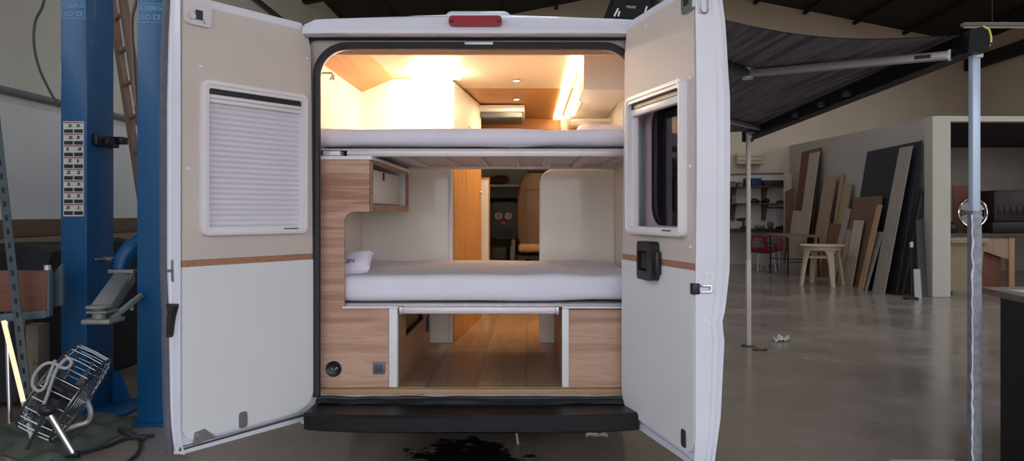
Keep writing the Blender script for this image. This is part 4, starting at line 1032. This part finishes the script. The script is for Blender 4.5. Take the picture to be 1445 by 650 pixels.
# slotted uprights
su = thing('slotted_upright', 'grey-green slotted steel angle leaning at the left edge of the photo', 'steel angle', (-3.4, 4.5, 0))
a, b = V((-3.10, 4.43, 0)), V((-3.41, 4.49, 2.35))
mb = MB(); mb.bar(a, b, .055, .006, up=(0, -1, .1)); mb.bar(a + V((-.027, .03, 0)), b + V((-.027, .03, 0)), .006, .055, up=(0, -1, .1)); build('angle', mb, 'slot_green', su)
mb = MB()
for i in range(26):
    mb = MB()
    p = a.lerp(b, .04 + i * .037) + V((0, -.004, 0)); d = (b - a).normalized(); mb.bar(p - d * .018, p + d * .018, .014, .004, up=(0, -1, .1)); build('slot', mb, 'black_plastic', su)
mb = MB(); mb.cyl((xat(22, 4.68), 4.68, 1.00), (xat(-2, 4.72), 4.72, 1.64), .012, seg=10); solid('metal_rod', mb, 'alu', 'thin pale metal rod leaning over the brown bench at the far left', 'rod')

tl_ = thing('glowing_sliver', 'glowing slim strip leaning upright under the brown bench at the far left', 'lamp', at(34, 563, 4.36))  # emissive stand-in for a bright sliver, not a known lamp
mb = MB(); mb.cyl(at(5, 452, 4.36), at(33, 566, 4.36), .013, seg=14); build('tube', mb, 'sliver_glow', tl_)
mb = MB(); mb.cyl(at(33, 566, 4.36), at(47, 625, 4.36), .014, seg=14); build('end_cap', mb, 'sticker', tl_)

# drum fan
fan = thing('drum_fan', 'chrome wire drum fan on a tilted stand on the floor by the left blue post', 'fan', (-2.82, 4.32, 0))
fc = at(93, 553, 4.32); ax = V((.80, .20, -.50)).normalized(); e1 = (V((0, 0, 1)) - ax * ax.z).normalized(); e2 = ax.cross(e1)
def ring(h, r, n=32): return [fc + ax * h + (e1 * math.cos(2 * PI * k_ / n) + e2 * math.sin(2 * PI * k_ / n)) * r for k_ in range(n)]
mb = MB()
R = .27
for h in (-.10, .10):
    mb.tube(ring(h, R), .008, 6, True)
    for rr in (.05, .085, .12, .155, .19, .225): mb.tube(ring(h + (.03 if h > 0 else -.03) * (1 - (rr / R) ** 2), rr), .003, 5, True)
    for k_ in range(16):
        a = 2 * PI * k_ / 16; d = e1 * math.cos(a) + e2 * math.sin(a)
        mb.tube([fc + ax * (h + (.03 if h > 0 else -.03) * (1 - t * t)) + d * R * t for t in (.15, .4, .7, 1)], .003, 5)
for k_ in range(24):
    a = 2 * PI * k_ / 24; d = e1 * math.cos(a) + e2 * math.sin(a); mb.tube([fc + ax * -.10 + d * R, fc + d * (R + .005), fc + ax * .10 + d * R], .003, 5)
build('cage', mb, 'cage_wire', fan)
mb = MB(); mb.cyl(fc - ax * .09, fc + ax * .07, .06, seg=20, bev=.01); mb.cyl(fc + ax * .07, fc + ax * .10, .035, seg=16); build('motor', mb, 'black_plastic', fan)
for k_ in range(4):
    a0_ = 2 * PI * k_ / 4
    mb = MB()
    mb.grid(lambda u, v: fc + ax * (.04 + .05 * (u - .5)) + (e1 * math.cos(a0_ + (u - .5) * .9) + e2 * math.sin(a0_ + (u - .5) * .9)) * (.05 + .18 * v), 6, 5); build('blade', mb, 'steel', fan)
hb = fc - ax * .02 - e2 * .29; 
hb1 = at(66, 578, 4.0); ft = at(104, 631, 4.05)
ft.z = .05
mb = MB(); mb.tube([hb1, hb1.lerp(ft, .5), ft], .017, 10); build('stand_leg', mb, 'chrome', fan)
mb = MB(); mb.cyl(ft + V((-.03, 0, 0)), ft + V((.03, 0, 0)), .02, seg=12); build('foot', mb, 'black_plastic', fan)
f2 = V((-2.98, 4.30, .012)); mb = MB(); mb.tube([V((-3.02, 4.46, .012)), f2 + V((-.0, -.1, 0)), V((-2.78, 4.18, .012)), ft + V((0, 0, -.008))], .01, 8); mb.tube([f2 + V((0, -.1, 0)), hb1], .010, 8); build('stand_base', mb, 'cable_grey', fan)
r0 = at(116, 552, 4.45); mb = MB(); mb.tube(smooth([r0, at(124, 568, 4.45), at(128, 582, 4.45), at(124, 594, 4.45), at(108, 600, 4.42), at(88, 607, 4.4)]), .016, 10); build('carry_bar', mb, 'alu', fan)
mb = MB(); mb.ball(hb1, (.05, .04, .035), 14); mb.bar(hb1, fc - ax * .10, .03, .03); build('pivot_knob', mb, 'black_plastic', fan)
mb = MB()
cp = [(56, 585), (66, 560), (76, 530), (84, 515), (96, 505), (101, 512), (94, 519), (84, 517), (76, 512), (62, 514), (49, 528), (46, 543), (54, 551), (63, 546), (70, 528), (78, 508)]
mb.tube(smooth([at(a_, b_, 4.02) for a_, b_ in cp]), .009, 8); build('power_cord', mb, 'cord_white', fan)
# tarp, hoses on floor
mb = MB()
def tp(u, v):
    x = -3.5 + .88 * u; y = 4.10 + .92 * v + .10 * math.sin(u * 5); ed = min(1, 8 * min(u, 1 - u, v, 1 - v))
    return V((x, y, .006 + ed * (.035 + .05 * noise.noise(V((u * 4, v * 4, 0))) + .035 * noise.noise(V((u * 9, v * 8, 3))))))
mb.grid(tp, 46, 34)
for v in mb.bm.verts: v.co.z = max(.004, v.co.z)
solid('ground_sheet', mb, 'green_tarp', 'crumpled green-grey tarpaulin on the floor under the drum fan', 'tarpaulin')
def floor_hose(name, pts, label, mat='cable_black', r=.011):
    mb = MB(); P = [V(((px - VX) / F * (1430 / (py - 300)), 1430 / (py - 300), r + .002)) for px, py in pts]
    Q = []
    for i in range(len(P) - 1):
        for s in range(6):
            t = s / 6; p0_, p1_, p2_, p3_ = P[max(i - 1, 0)], P[i], P[i + 1], P[min(i + 2, len(P) - 1)]
            Q.append(.5 * ((2 * p1_) + (p2_ - p0_) * t + (2 * p0_ - 5 * p1_ + 4 * p2_ - p3_) * t * t + (3 * p1_ - p0_ - 3 * p2_ + p3_) * t ** 3))
    Q.append(P[-1]); mb.tube(Q, r, 8); solid(name, mb, mat, label, 'hose')
floor_hose('floor_hose', [(70, 655), (110, 643), (150, 632), (175, 622), (200, 618), (217, 617)], 'black hose running straight across the floor from the tarpaulin toward the van door')
floor_hose('floor_hose', [(163, 604), (168, 612), (185, 614), (198, 624), (196, 640), (180, 655)], 'black hose curling into a loop on the floor right of the tarpaulin')
floor_hose('floor_hose', [(165, 607), (176, 612), (190, 619), (205, 622)], 'pale hose stub lying by the right blue post base', 'cable_grey', .014)

# ================================================================ right: far workshop corner
def shelf_run(z, label):
    S = thing('wall_shelf', label, 'shelf', (6.3, 19.8, z), 'brown shelves on the far wall')
    mb = MB(); mb.box((5.35, 19.55, z - .03), (7.15, 19.98, z), .004); build('shelf_board', mb, 'shelf_wood', S)
    for x in (5.75, 6.62):
        mb = MB(); mb.plate([(19.97, z - .04), (19.6, z - .04), (19.75, z - .12), (19.85, z - .30), (19.88, z - .48), (19.97, z - .48)], [], x - .05, x + .05, lambda a, b, d: V((d, a, b))); build('bracket', mb, 'shelf_wood', S)
    return S
shelf_run(2.16, 'upper brown wall shelf at the back with cases on it')
shelf_run(1.70, 'lower brown wall shelf at the back with dark tools on it')
wbn = thing('back_workbench', 'long dark workbench along the far wall under the shelves', 'workbench', (6.3, 19.7, 0))
mb = MB(); mb.box((5.2, 19.3, .92), (7.25, 19.97, .99), .006); build('worktop', mb, 'maroon', wbn)
mb = MB(); mb.box((5.2, 19.9, .0), (7.2, 19.97, .92)); build('back_board', mb, 'wall_part', wbn)
for x in (5.3, 7.15):
    mb = MB(); mb.box((x - .04, 19.35, 0), (x + .04, 19.45, .92)); build('leg', mb, 'shelf_wood', wbn)
acw = thing('wall_air_conditioner', 'old beige air conditioner high on the far wall above the shelves', 'air conditioner', (6.25, 19.9, 2.8))
mb = MB(); mb.box((xat(1040, 19.8), 19.75, zat(232, 19.8)), (xat(1076, 19.8), 19.98, zat(216, 19.8)), .03, 3); build('housing', mb, 'cream_plastic', acw)
for i in range(2):
    mb = MB(); mb.box((xat(1041, 19.8), 19.742, zat(221 + i * 6, 19.8)), (xat(1075, 19.8), 19.755, zat(220.4 + i * 6, 19.8))); build('louvre', mb, 'board_beige', acw)
mb = MB(); mb.box((xat(1029.5, 19.9), 19.92, zat(224, 19.9)), (xat(1034, 19.9), 19.985, zat(215.5, 19.9)), .01); solid('wall_switch_box', mb, 'cream_plastic', 'small cream box on the far wall left of the old air conditioner', 'box')
mb = MB(); mb.tube([V((x_, 19.96, zat(245.5 + 1.2 * math.sin(x_ * 1.6), 19.96))) for x_ in [5.3 + .1 * i for i in range(20)]], .02, 8); solid('wall_cable', mb, 'pipe_grey', 'slack cable strung along the far wall above the shelves', 'cable')
def boxy(name, px0, py0, px1, py1, Y, d, mat, label, cat, bev=.02, handle=False, zb=None):
    t = thing(name, label, cat, ((xat(px0, Y) + xat(px1, Y)) / 2, Y + d / 2, zb if zb else zat(py1, Y)))
    z0 = zb if zb else zat(py1, Y)
    mb = MB(); mb.box((xat(px0, Y), Y, z0 + .001), (xat(px1, Y), Y + d, zat(py0, Y)), bev); build('case', mb, mat, t)
    mb = MB(); mb.box((xat(px0, Y) + .01, Y - .006, (z0 + zat(py0, Y)) / 2 + .03), (xat(px1, Y) - .01, Y + .01, (z0 + zat(py0, Y)) / 2 + .05)); build('lid_seam', mb, 'black_plastic', t)
    return t
boxy('toolbox', 1061, 251, 1075, 262, 19.6, .3, 'navy', 'navy blue toolbox on the upper shelf, right of the far awning leg', 'toolbox', zb=2.16)
boxy('toolbox', 1078, 254, 1106, 262, 19.6, .3, 'maroon', 'wide dark maroon tool case at the right end of the upper shelf', 'tool case', zb=2.16)
boxy('toolbox', 1052, 251, 1059.5, 262, 19.65, .25, 'dash', 'narrow black toolbox on the upper shelf behind the far awning leg', 'toolbox', zb=2.16)
for px0, px1, py0, lb in ((1022, 1028, 257, 'leftmost small pale carton on the upper shelf'), (1030, 1038, 256, 'second small pale carton from the left on the upper shelf'), (1041, 1047, 257, 'third small pale carton on the upper shelf, nearest the awning leg')):
    boxy('small_carton', px0, py0, px1, 262, 19.65, .2, 'card', lb, 'box', .004, zb=2.16)
def lump(name, px, py, w_, h_, Y, z, mat, label, cat, seed):
    mb = MB(); c = V((xat(px, Y), Y, z)); mb.ball(c + V((0, 0, h_ * .5)), (w_, .1, h_ * .6), 18)
    for v in mb.bm.verts:
        v.co += V((1, .5, 1)) * .035 * noise.noise(v.co * 9 + V((seed, 0, 0))); v.co.z = max(v.co.z, z + .001)
    return solid(name, mb, mat, label, cat)
lump('tool_bag', 1026, 0, .12, .13, 19.72, 1.70, 'dash', 'black tool bag at the left end of the lower shelf', 'bag', 1)
lump('power_tool', 1065, 0, .15, .11, 19.72, 1.70, 'black_plastic', 'black power tool on the lower shelf right of the far awning leg', 'tool', 2)
lump('power_tool', 1080, 0, .12, .11, 19.72, 1.70, 'dash', 'dark power tool in the middle right of the lower shelf', 'tool', 3)
lump('cloth_bundle', 1102, 0, .13, .07, 19.72, 1.70, 'black_plastic', 'flat dark bundle at the right end of the lower shelf', 'bundle', 4)
mb = MB(); mb.lathe([(.05, 0), (.055, .01), (.055, .16), (.02, .2), (.02, .24)], (xat(1035, 19.7), 19.7, 1.701)); solid('bottle', mb, 'card', 'pale bottle on the lower shelf beside the black tool bag', 'bottle')
mb = MB(); mb.lathe([(.06, 0), (.065, .01), (.065, .12), (.03, .17), (.03, .21), (.04, .22), (.04, .26)], (xat(1027, 19.6), 19.6, .991)); solid('bottle', mb, 'board_brown', 'brown bottle on the left of the far workbench', 'bottle')
dr = thing('cordless_drill', 'black cordless drill standing on the far workbench left of the awning leg', 'drill', (xat(1047, 19.6), 19.6, .99))
xx = xat(1047, 19.6)
mb = MB(); mb.cyl((xx - .10, 19.6, 1.245), (xx + .09, 19.6, 1.25), .045, seg=14, bev=.01); mb.cyl((xx - .16, 19.6, 1.244), (xx - .10, 19.6, 1.245), .02, .035, seg=12); build('body', mb, 'black_plastic', dr)
mb = MB(); mb.bar((xx + .04, 19.6, 1.22), (xx + .05, 19.6, 1.05), .05, .06, up=(1, 0, 0), bev=.01); build('grip', mb, 'black_plastic', dr)
mb = MB(); mb.box((xx - .03, 19.55, .991), (xx + .11, 19.65, 1.06), .01); build('battery', mb, 'dash', dr)
lump('glove_pile', 1072, 0, .16, .09, 19.6, .99, 'card', 'pale rag heap on the far workbench right of the awning leg', 'rags', 6)
lump('clamp', 1087, 0, .09, .20, 19.6, .99, 'rust' if 'rust' in M else 'board_brown', 'brown clamp tool on the far workbench', 'tool', 7)
lump('glove_pile', 1102, 0, .15, .07, 19.6, .99, 'dash', 'dark rag heap at the right end of the far workbench', 'rags', 8)
hl = ['first hanging spanner from the left under the lower shelf', 'second hanging spanner under the lower shelf', 'third hanging spanner under the lower shelf', 'fourth hanging spanner under the lower shelf', 'fifth hanging spanner under the lower shelf', 'sixth hanging spanner under the lower shelf, nearest the planks']
for i in range(6):
    x_ = xat(1085 + i * 4.2, 19.9); t = thing('hanging_spanner', hl[i], 'spanner', (x_, 19.93, 1.2), 'spanners hung on the far wall')
    mb = MB(); mb.box((x_ - .012, 19.955, 1.2), (x_ + .012, 19.975, 1.55), .004); build('shaft', mb, 'alu', t)
    mb = MB(); mb.lathe([(.014, -.01), (.03, -.012), (.03, .012), (.014, .01)], (x_, 19.965, 1.57), (0, 1, 0), 14); build('jaw', mb, 'black_plastic', t)
# red chairs
def red_chair(x, y, rz, label):
    t = thing('red_chair', label, 'chair', (0, 0, 0), 'red plastic chairs at the back table')
    mb = MB(); mb.grid(lambda u, v: V(((u - .5) * .44, (v - .5) * .42, .44 + .03 * ((2 * u - 1) ** 2 + .5 * (2 * v - 1) ** 2))), 8, 8); mb.grid(lambda u, v: V(((u - .5) * .44, (v - .5) * .42, .425 + .03 * ((2 * u - 1) ** 2 + .5 * (2 * v - 1) ** 2))), 8, 8); build('seat', mb, 'red_seat', t)
    mb = MB(); o = rrect(-.25, .44, .25, .86, (.06, .06, .16, .16), 8); i_ = rrect(-.16, .56, .16, .80, (.05, .05, .12, .12), 8)
    mb.plate(o, [i_], -.22, -.195, lambda a, b, d: V((a, d - (b - .44) * .18, b))); build('backrest', mb, 'red_seat', t)
    for sx in (-1, 1):
        mb = MB(); mb.tube([V((sx * .25, -.24, .66)), V((sx * .28, -.05, .67)), V((sx * .27, .14, .64)), V((sx * .24, .18, .46))], .018, 8); build('armrest', mb, 'red_seat', t)
        for sy in (-1, 1):
            mb = MB(); mb.tube([V((sx * .19, sy * .17, .43)), V((sx * .24, sy * .22, 0))], .014, 8); build('leg', mb, 'alu', t)
    t.location = (x, y, 0); t.rotation_euler = (0, 0, rz); return t
red_chair(xat(1076, 17.6), 17.6, PI + .15, 'red arched-back chair on the left, in front of the far workbench')
red_chair(xat(1089, 18.4), 18.4, PI - .5, 'red chair on the right, pushed under the wooden table')
# wooden table on dark legs
tb = thing('wooden_table', 'brown-topped table on thin dark legs in front of the leaning boards', 'table', (6.3, 16, 0))
mb = MB(); q = [(xat(1076, 17.4), 17.4), (xat(1110, 15.6), 15.6), (xat(1160, 15.5), 15.5), (xat(1148, 16.4), 16.4), (xat(1115, 17.5), 17.5)]
mb.plate(q, [], .89, .925, lambda a, b, d: V((a, b, d))); build('tabletop', mb, 'worktop', tb)
for (a_, b_) in ((xat(1085, 17.2), 17.1), (xat(1112, 15.8), 15.8), (xat(1155, 15.7), 15.7), (xat(1140, 16.6), 16.6)):
    mb = MB(); mb.bar((a_, b_, 0), (a_, b_, .89), .03, .03, up=(0, 1, 0)); build('leg', mb, 'dash', tb)
mb = MB(); mb.bar((xat(1085, 17.2), 17.1, .33), (xat(1140, 16.6), 16.6, .33), .02, .02); mb.bar((xat(1112, 15.8), 15.8, .33), (xat(1155, 15.7), 15.7, .33), .02, .02); build('stretcher', mb, 'dash', tb)
# cream plastic garden table
gt = thing('garden_table', 'round cream plastic garden table in front of the leaning boards', 'table', (5.75, 14.0, 0))
gc = V((xat(1160, 14.0), 14.0, 0))
mb = MB(); mb.lathe([(.05, .76), (.38, .765), (.42, .775), (.43, .79), (.42, .80), (.02, .803)], gc, (0, 0, 1), 32); mb.lathe([(.34, .70), (.36, .70), (.37, .765), (.35, .765)], gc, (0, 0, 1), 32); build('tabletop', mb, 'cream_plastic', gt)
for k_ in range(4):
    a = -PI / 2 + k_ * PI / 2 + .08; d = V((math.cos(a), math.sin(a), 0)); sd = V((-d.y, d.x, 0))
    mb = MB()
    mb.loft([[gc + d * r_ + sd * w_ + V((0, 0, z)), gc + d * (r_ + .05) + sd * w_ + V((0, 0, z)), gc + d * (r_ + .05) - sd * w_ + V((0, 0, z)), gc + d * r_ - sd * w_ + V((0, 0, z))] for r_, w_, z in ((.40, .035, 0), (.33, .05, .45), (.29, .06, .62), (.28, .11, .70), (.28, .13, .765))])
    build('leg', mb, 'cream_plastic', gt)
mb = MB()
for k_ in range(4):
    a = -PI / 2 + k_ * PI / 2 + .08; b = a + PI / 2
    mb.bar(gc + V((math.cos(a), math.sin(a), 0)) * .32 + V((0, 0, .56)), gc + V((math.cos(b), math.sin(b), 0)) * .32 + V((0, 0, .56)), .02, .03)
build('stretcher', mb, 'cream_plastic', gt)

# leaning boards: near end Y, far end Y, height along the board, foot distance from the partition, top distance, material
BO = [
 (12.30, 14.55, 2.72, .50, .06, 'b_black_sheet', 'huge black sheet leaning on the partition, tallest of the stack'),
 (12.42, 12.90, 2.66, .66, .16, 'b_grey_plank', 'long pale grey plank leaning in front of the huge black sheet'),
 (13.30, 14.6, 1.78, .64, .30, 'b_brown', 'brown square board leaning before the black sheet'),
 (13.0, 13.2, 1.62, .80, .44, 'b_pine', 'thin pine strip standing against the brown square board'),
 (13.75, 14.2, 1.30, .70, .47, 'b_pale', 'short pale board leaning on the front of the brown square board'),
 (14.25, 14.50, 1.10, .70, .50, 'b_tan', 'shorter tan board left of the short pale board'),
 (14.66, 14.95, 1.55, .70, .36, 'b_grey_plank', 'narrow grey board left of the brown square board'),
 (12.92, 13.2, 1.12, .76, .46, 'b_grey_plank', 'short grey offcut at the foot of the long pale plank'),
 (13.22, 13.28, 1.45, .74, .40, 'b_tan', 'tan strip on edge between the black sheet and brown board'),
 (12.28, 12.36, 1.9, .40, .05, 'b_darkgrey', 'dark grey sheet standing behind the long pale plank by the pillar'),
 (15.0, 16.1, 1.22, .52, .26, 'b_rust', 'rust-red square board standing low behind the garden table'),
 (15.35, 15.8, 2.1, .42, .06, 'b_tan', 'tan tall board right of the pale tall panel, by itself'),
 (15.88, 16.0, 2.35, .38, .05, 'b_pine', 'thin pine plank standing upright beside the tan tall board'),
 (16.15, 16.9, 2.30, .48, .10, 'b_tan', 'wide tan board leaning left of the thin pine plank'),
 (17.2, 17.9, 2.95, .52, .12, 'b_pale', 'tall pale panel leaning before the tall red-brown board'),
 (17.35, 18.75, 3.05, .36, .04, 'b_redbrown', 'tall red-brown board leaning at the far end of the partition'),
 (16.95, 17.12, 2.2, .40, .06, 'b_redbrown', 'narrow red-brown board between the pale panel and tan boards'),
 (17.0, 18.4, 1.50, .60, .38, 'b_pale', 'low pale board standing behind the wooden table'),
]
for ya, yb, h, f0, f1, mt_, lb in BO:
    z1 = math.sqrt(max(.1, h * h - (f0 - f1) ** 2)); th = .02
    mb = MB()
    p = [V((wx(ya) - f0, ya, 0)), V((wx(yb) - f0, yb, 0)), V((wx(yb) - f1, yb, z1)), V((wx(ya) - f1, ya, z1))]
    nrm = V((-z1, 0, -(f0 - f1))).normalized() * th
    mb.loft([p, [q + nrm for q in p]])
    for v in mb.bm.verts: v.co.z = max(v.co.z, 0)
    solid('leaning_board', mb, mt_, lb, 'board', 'boards leaning on the partition')
for y_, h_, mt_, lb in ((18.95, 2.1, 'b_rust', 'brown plank standing at the corner by the shelves'), (19.1, 2.5, 'b_pale', 'pale plank standing in the far corner behind the brown plank')):
    mb = MB(); x_ = wx(y_) - .22; mb.loft([[V((x_ - .22, y_, 0)), V((x_, y_, 0)), V((x_, y_ + .03, 0)), V((x_ - .22, y_ + .03, 0))], [V((x_ - .16, y_ + .1, h_ - .1)), V((x_ + .04, y_ + .1, h_)), V((x_ + .04, y_ + .13, h_)), V((x_ - .16, y_ + .13, h_ - .1))]])
    solid('leaning_board', mb, mt_, lb, 'board', 'boards leaning on the partition')
# by the pillar: dark panel, grey panels, stand
mb = MB(); mb.loft([[V((6.62, 12.0, 0)), V((6.80, 12.05, 0)), V((6.80, 12.07, 0)), V((6.62, 12.02, 0))], [V((6.64, 12.12, 1.3)), V((6.80, 12.17, 1.34)), V((6.80, 12.19, 1.34)), V((6.64, 12.14, 1.3))]])
solid('leaning_board', mb, 'b_darkgrey', 'dark narrow panel leaning at the foot of the cream pillar', 'board', 'boards leaning on the partition')
mb = MB(); mb.loft([[V((6.47, 11.85, 0)), V((6.60, 11.87, 0)), V((6.60, 11.89, 0)), V((6.47, 11.87, 0))], [V((6.50, 11.94, .48)), V((6.62, 11.96, .48)), V((6.62, 11.98, .48)), V((6.50, 11.96, .48))]])
solid('leaning_board', mb, 'b_lightgrey', 'small light grey panel at the foot of the boards by the pillar', 'board', 'boards leaning on the partition')
sd_ = thing('pole_stand', 'slim black pole stand in front of the boards near the pillar', 'stand', (xat(1286, 11.9), 11.9, 0))
xx = xat(1286, 11.72)
mb = MB(); mb.cyl((xx, 11.72, .03), (xx, 11.72, .88), .014, seg=10); build('pole', mb, 'dash', sd_)
mb = MB(); mb.box((xx - .12, 11.67, 0), (xx + .1, 11.77, .035), .008); build('foot', mb, 'dash', sd_)
mb = MB(); mb.cyl((xx, 11.72, .86), (xx, 11.72, .95), .028, seg=10); build('head', mb, 'alu', sd_)

# ---------------------------------------------------------------- behind the opening on the right
bn_ = thing('wheelie_bin', 'tan wheelie bin standing behind the near awning leg', 'bin', (7.55, 12.6, 0))
bc = V((7.68, 12.72, 0))
mb = MB()
mb.loft([[bc + V((a * wx_, b * dy_, z)) for a, b in ((-1, -1), (1, -1), (1, 1), (-1, 1))] for wx_, dy_, z in ((.255, .26, .05), (.315, .31, .85), (.345, .33, .87), (.345, .33, .92))]); build('body', mb, 'bin', bn_)
mb = MB(); mb.box(bc + V((-.365, -.38, .925)), bc + V((.365, .36, .985)), .02); mb.box(bc + V((-.33, -.42, .90)), bc + V((.33, -.37, .94)), .01); build('lid', mb, 'bin', bn_)
for sx in (-1, 1):
    mb = MB(); c_ = bc + V((sx * .29, .24, .11)); mb.cyl(c_ - V((.03, 0, 0)), c_ + V((.03, 0, 0)), .11, seg=18); build('wheel', mb, 'tyre', bn_)
mb = MB(); mb.box(bc + V((-.2, -.24, 0)), bc + V((.2, -.10, .06)), .01); build('foot', mb, 'bin', bn_)
rb = thing('back_bench', 'dark-topped wooden bench behind the wheelie bin, in the back room', 'workbench', (8.6, 13.8, 0))
mb = MB(); mb.box((7.45, 13.3, .96), (10.8, 14.2, 1.04), .006); build('worktop', mb, 'shelf_wood', rb)
for x_ in (7.6, 9.1, 10.6):
    mb = MB(); mb.box((x_ - .05, 13.32, 0), (x_ + .05, 13.42, .96), .004); build('leg', mb, 'b_pine', rb)
mb = MB(); mb.plate([(7.7, .95), (9.05, .95), (9.05, .55), (8.3, .80)], [], 13.34, 13.36); build('apron', mb, 'b_tan', rb)
mb = MB(); mb.box((8.35, 13.45, .001), (8.98, 13.95, .74), .006); solid('brown_crate', mb, 'b_redbrown', 'dark brown crate stowed under the bench of the back room', 'crate')
mb = MB(); mb.plate(rrect(xat(1337, 14.3), 1.045, xat(1367, 14.3), zat(262, 14.3), (.001, .001, .08, .01), 5), [], 14.1, 14.13); solid('brown_backboard', mb, 'b_redbrown', 'brown panel standing on the back bench beside the pillar', 'panel')
# chrome fan on bench
fn = thing('desk_fan', 'round chrome-rimmed fan behind the near awning leg on the back bench', 'fan', (xat(1373, 13.5), 13.5, 1.04))
c_ = V((xat(1373, 13.5), 13.5, zat(300, 13.5)))
mb = MB(); mb.tube([c_ + V((math.cos(2 * PI * i / 36) * .27, 0, math.sin(2 * PI * i / 36) * .27)) for i in range(36)], .018, 8, True)
for rr in (.09, .15, .21): mb.tube([c_ + V((math.cos(2 * PI * i / 30) * rr, -.03, math.sin(2 * PI * i / 30) * rr)) for i in range(30)], .004, 6, True)
for i in range(12): a = 2 * PI * i / 12; mb.tube([c_ + V((math.cos(a) * .04, -.035, math.sin(a) * .04)), c_ + V((math.cos(a) * .27, 0, math.sin(a) * .27))], .004, 5)
build('guard', mb, 'chrome', fn)
for k_ in range(4):
    a0_ = PI / 4 + k_ * PI / 2
    mb = MB(); mb.grid(lambda u, v: c_ + V((math.cos(a0_ + (u - .5) * 1.0) * (.03 + .20 * v), .03 + .04 * (u - .5), math.sin(a0_ + (u - .5) * 1.0) * (.03 + .20 * v))), 6, 4); build('blade', mb, 'alu', fn)
mb = MB(); mb.cyl(c_ + V((0, -.04, 0)), c_ + V((0, .12, 0)), .05, seg=18, bev=.008); build('motor', mb, 'cable_grey', fn)
mb = MB(); mb.cyl((c_.x, 13.55, 1.05), (c_.x, 13.55, c_.z), .015, seg=10); mb.lathe([(.12, 0), (.12, .01), (.03, .03)], (c_.x, 13.55, 1.041), (0, 0, 1), 20); build('stand', mb, 'dash', fn)
# dark machines on the bench
mc = thing('bench_machine', 'dark machine with rows of parts on the back bench at the right edge', 'machine', (9.3, 13.8, 1.04))
mb = MB(); mb.box((8.95, 13.6, 1.26), (10.4, 14.1, 1.86), .03); build('cabinet', mb, 'maroon', mc)
mb = MB(); mb.box((8.85, 13.5, 1.041), (10.2, 14.0, 1.26), .03); build('bed', mb, 'dash', mc)
for i in range(6):
    mb = MB(); mb.box((9.02 + i * .12, 13.585, 1.40), (9.10 + i * .12, 13.6, 1.55), .006); build('drawer', mb, 'dash', mc)
lump('tool_heap', 1340, 0, .17, .2, 13.6, 1.04, 'dash', 'dark heap of tools on the back bench beside the pillar', 'tools', 11)

# ---------------------------------------------------------------- near right counter
ct = thing('counter', 'dark-sided counter with a grey-brown wooden top at the right edge', 'counter', (3.2, 3.5, 0))
mb = MB(); q = [(2.745, 4.30), (2.62, 3.55), (2.55, 3.0), (4.2, 2.8), (4.2, 4.35)]
mb.plate(q, [], .945, .980, lambda a, b, d: V((a, b, d))); build('worktop', mb, 'worktop', ct)
mb = MB(); q = [(2.70, 4.05), (2.645, 3.5), (2.60, 3.05), (4.15, 2.9), (4.15, 4.1)]
mb.plate(q, [], 0, .944, lambda a, b, d: V((a, b, d))); build('carcass', mb, 'dark_block', ct)
mb = MB(); mb.box((2.78, 3.95, .981), (2.95, 4.12, .983)); solid('paper_sheet', mb, 'paper', 'white sheet of paper lying on the dark counter top', 'paper')
# low board end at the bottom of the frame
mb = MB(); mb.box((xat(1254, 3.7), 3.48, .001), (xat(1346, 3.7), 3.70, .145), .004); solid('wooden_block', mb, 'b_pale', 'pale wooden block on the floor left of the near counter', 'block')
# litter
def litter(px, py, pts, h, mat, label, name='paper_scrap', cat='litter'):
    Y = 1430 / (py - 300); x0 = xat(px, Y); mb = MB()
    mb.grid(lambda u, v: V((x0 + (u - .5) * pts[0], Y + (v - .5) * pts[1], .003 + h * abs(noise.noise(V((u * 3, v * 3, px)))) * 2)), 8, 6)
    mb.grid(lambda u, v: V((x0 + (u - .5) * pts[0], Y + (v - .5) * pts[1], .002 + h * abs(noise.noise(V((u * 3, v * 3, px)))) * 2)), 8, 6)
    solid(name, mb, mat, label, cat)
litter(842, 615, (.14, .05), .015, 'paper', 'white paper scrap on the floor under the right end of the bumper')
litter(1103, 481, (.18, .10), .06, 'paper', 'crumpled white scrap on the floor right of the far awning leg')
litter(1072, 494, (.16, .05), .02, 'board_brown', 'brown sliver on the floor just before the far awning leg')
mb = MB(); mb.tube([at(728, 606, 4.45), at(731, 627, 4.37)], .008, 8); 
for v in mb.bm.verts: v.co.z = max(.002, v.co.z)
solid('wood_splinter', mb, 'cord_white', 'pale splinter on the wet patch of floor under the bumper', 'stick')
# unlit tube lamp hanging on the right
tl = thing('tube_lamp', 'unlit tube lamp hanging below the roof at the top right', 'lamp', (5.7, 8.0, 3.52))
z_ = zat(35.5, 8.0)
mb = MB(); mb.box((xat(1358, 8), 7.96, z_ - .015), (xat(1520, 8), 8.04, z_ + .025), .006); build('housing', mb, 'pipe_grey', tl)
mb = MB(); mb.cyl((xat(1360, 8), 8.0, z_ - .022), (xat(1518, 8), 8.0, z_ - .022), .013, seg=10); build('tube', mb, 'cream_plastic', tl)
for px in (1400, 1490):
    mb = MB(); mb.cyl((xat(px, 8), 8.0, z_ + .02), (xat(px, 8), 8.0, roof_z(xat(px, 8))), .004, seg=6); build('suspension_wire', mb, 'cable_black', tl)
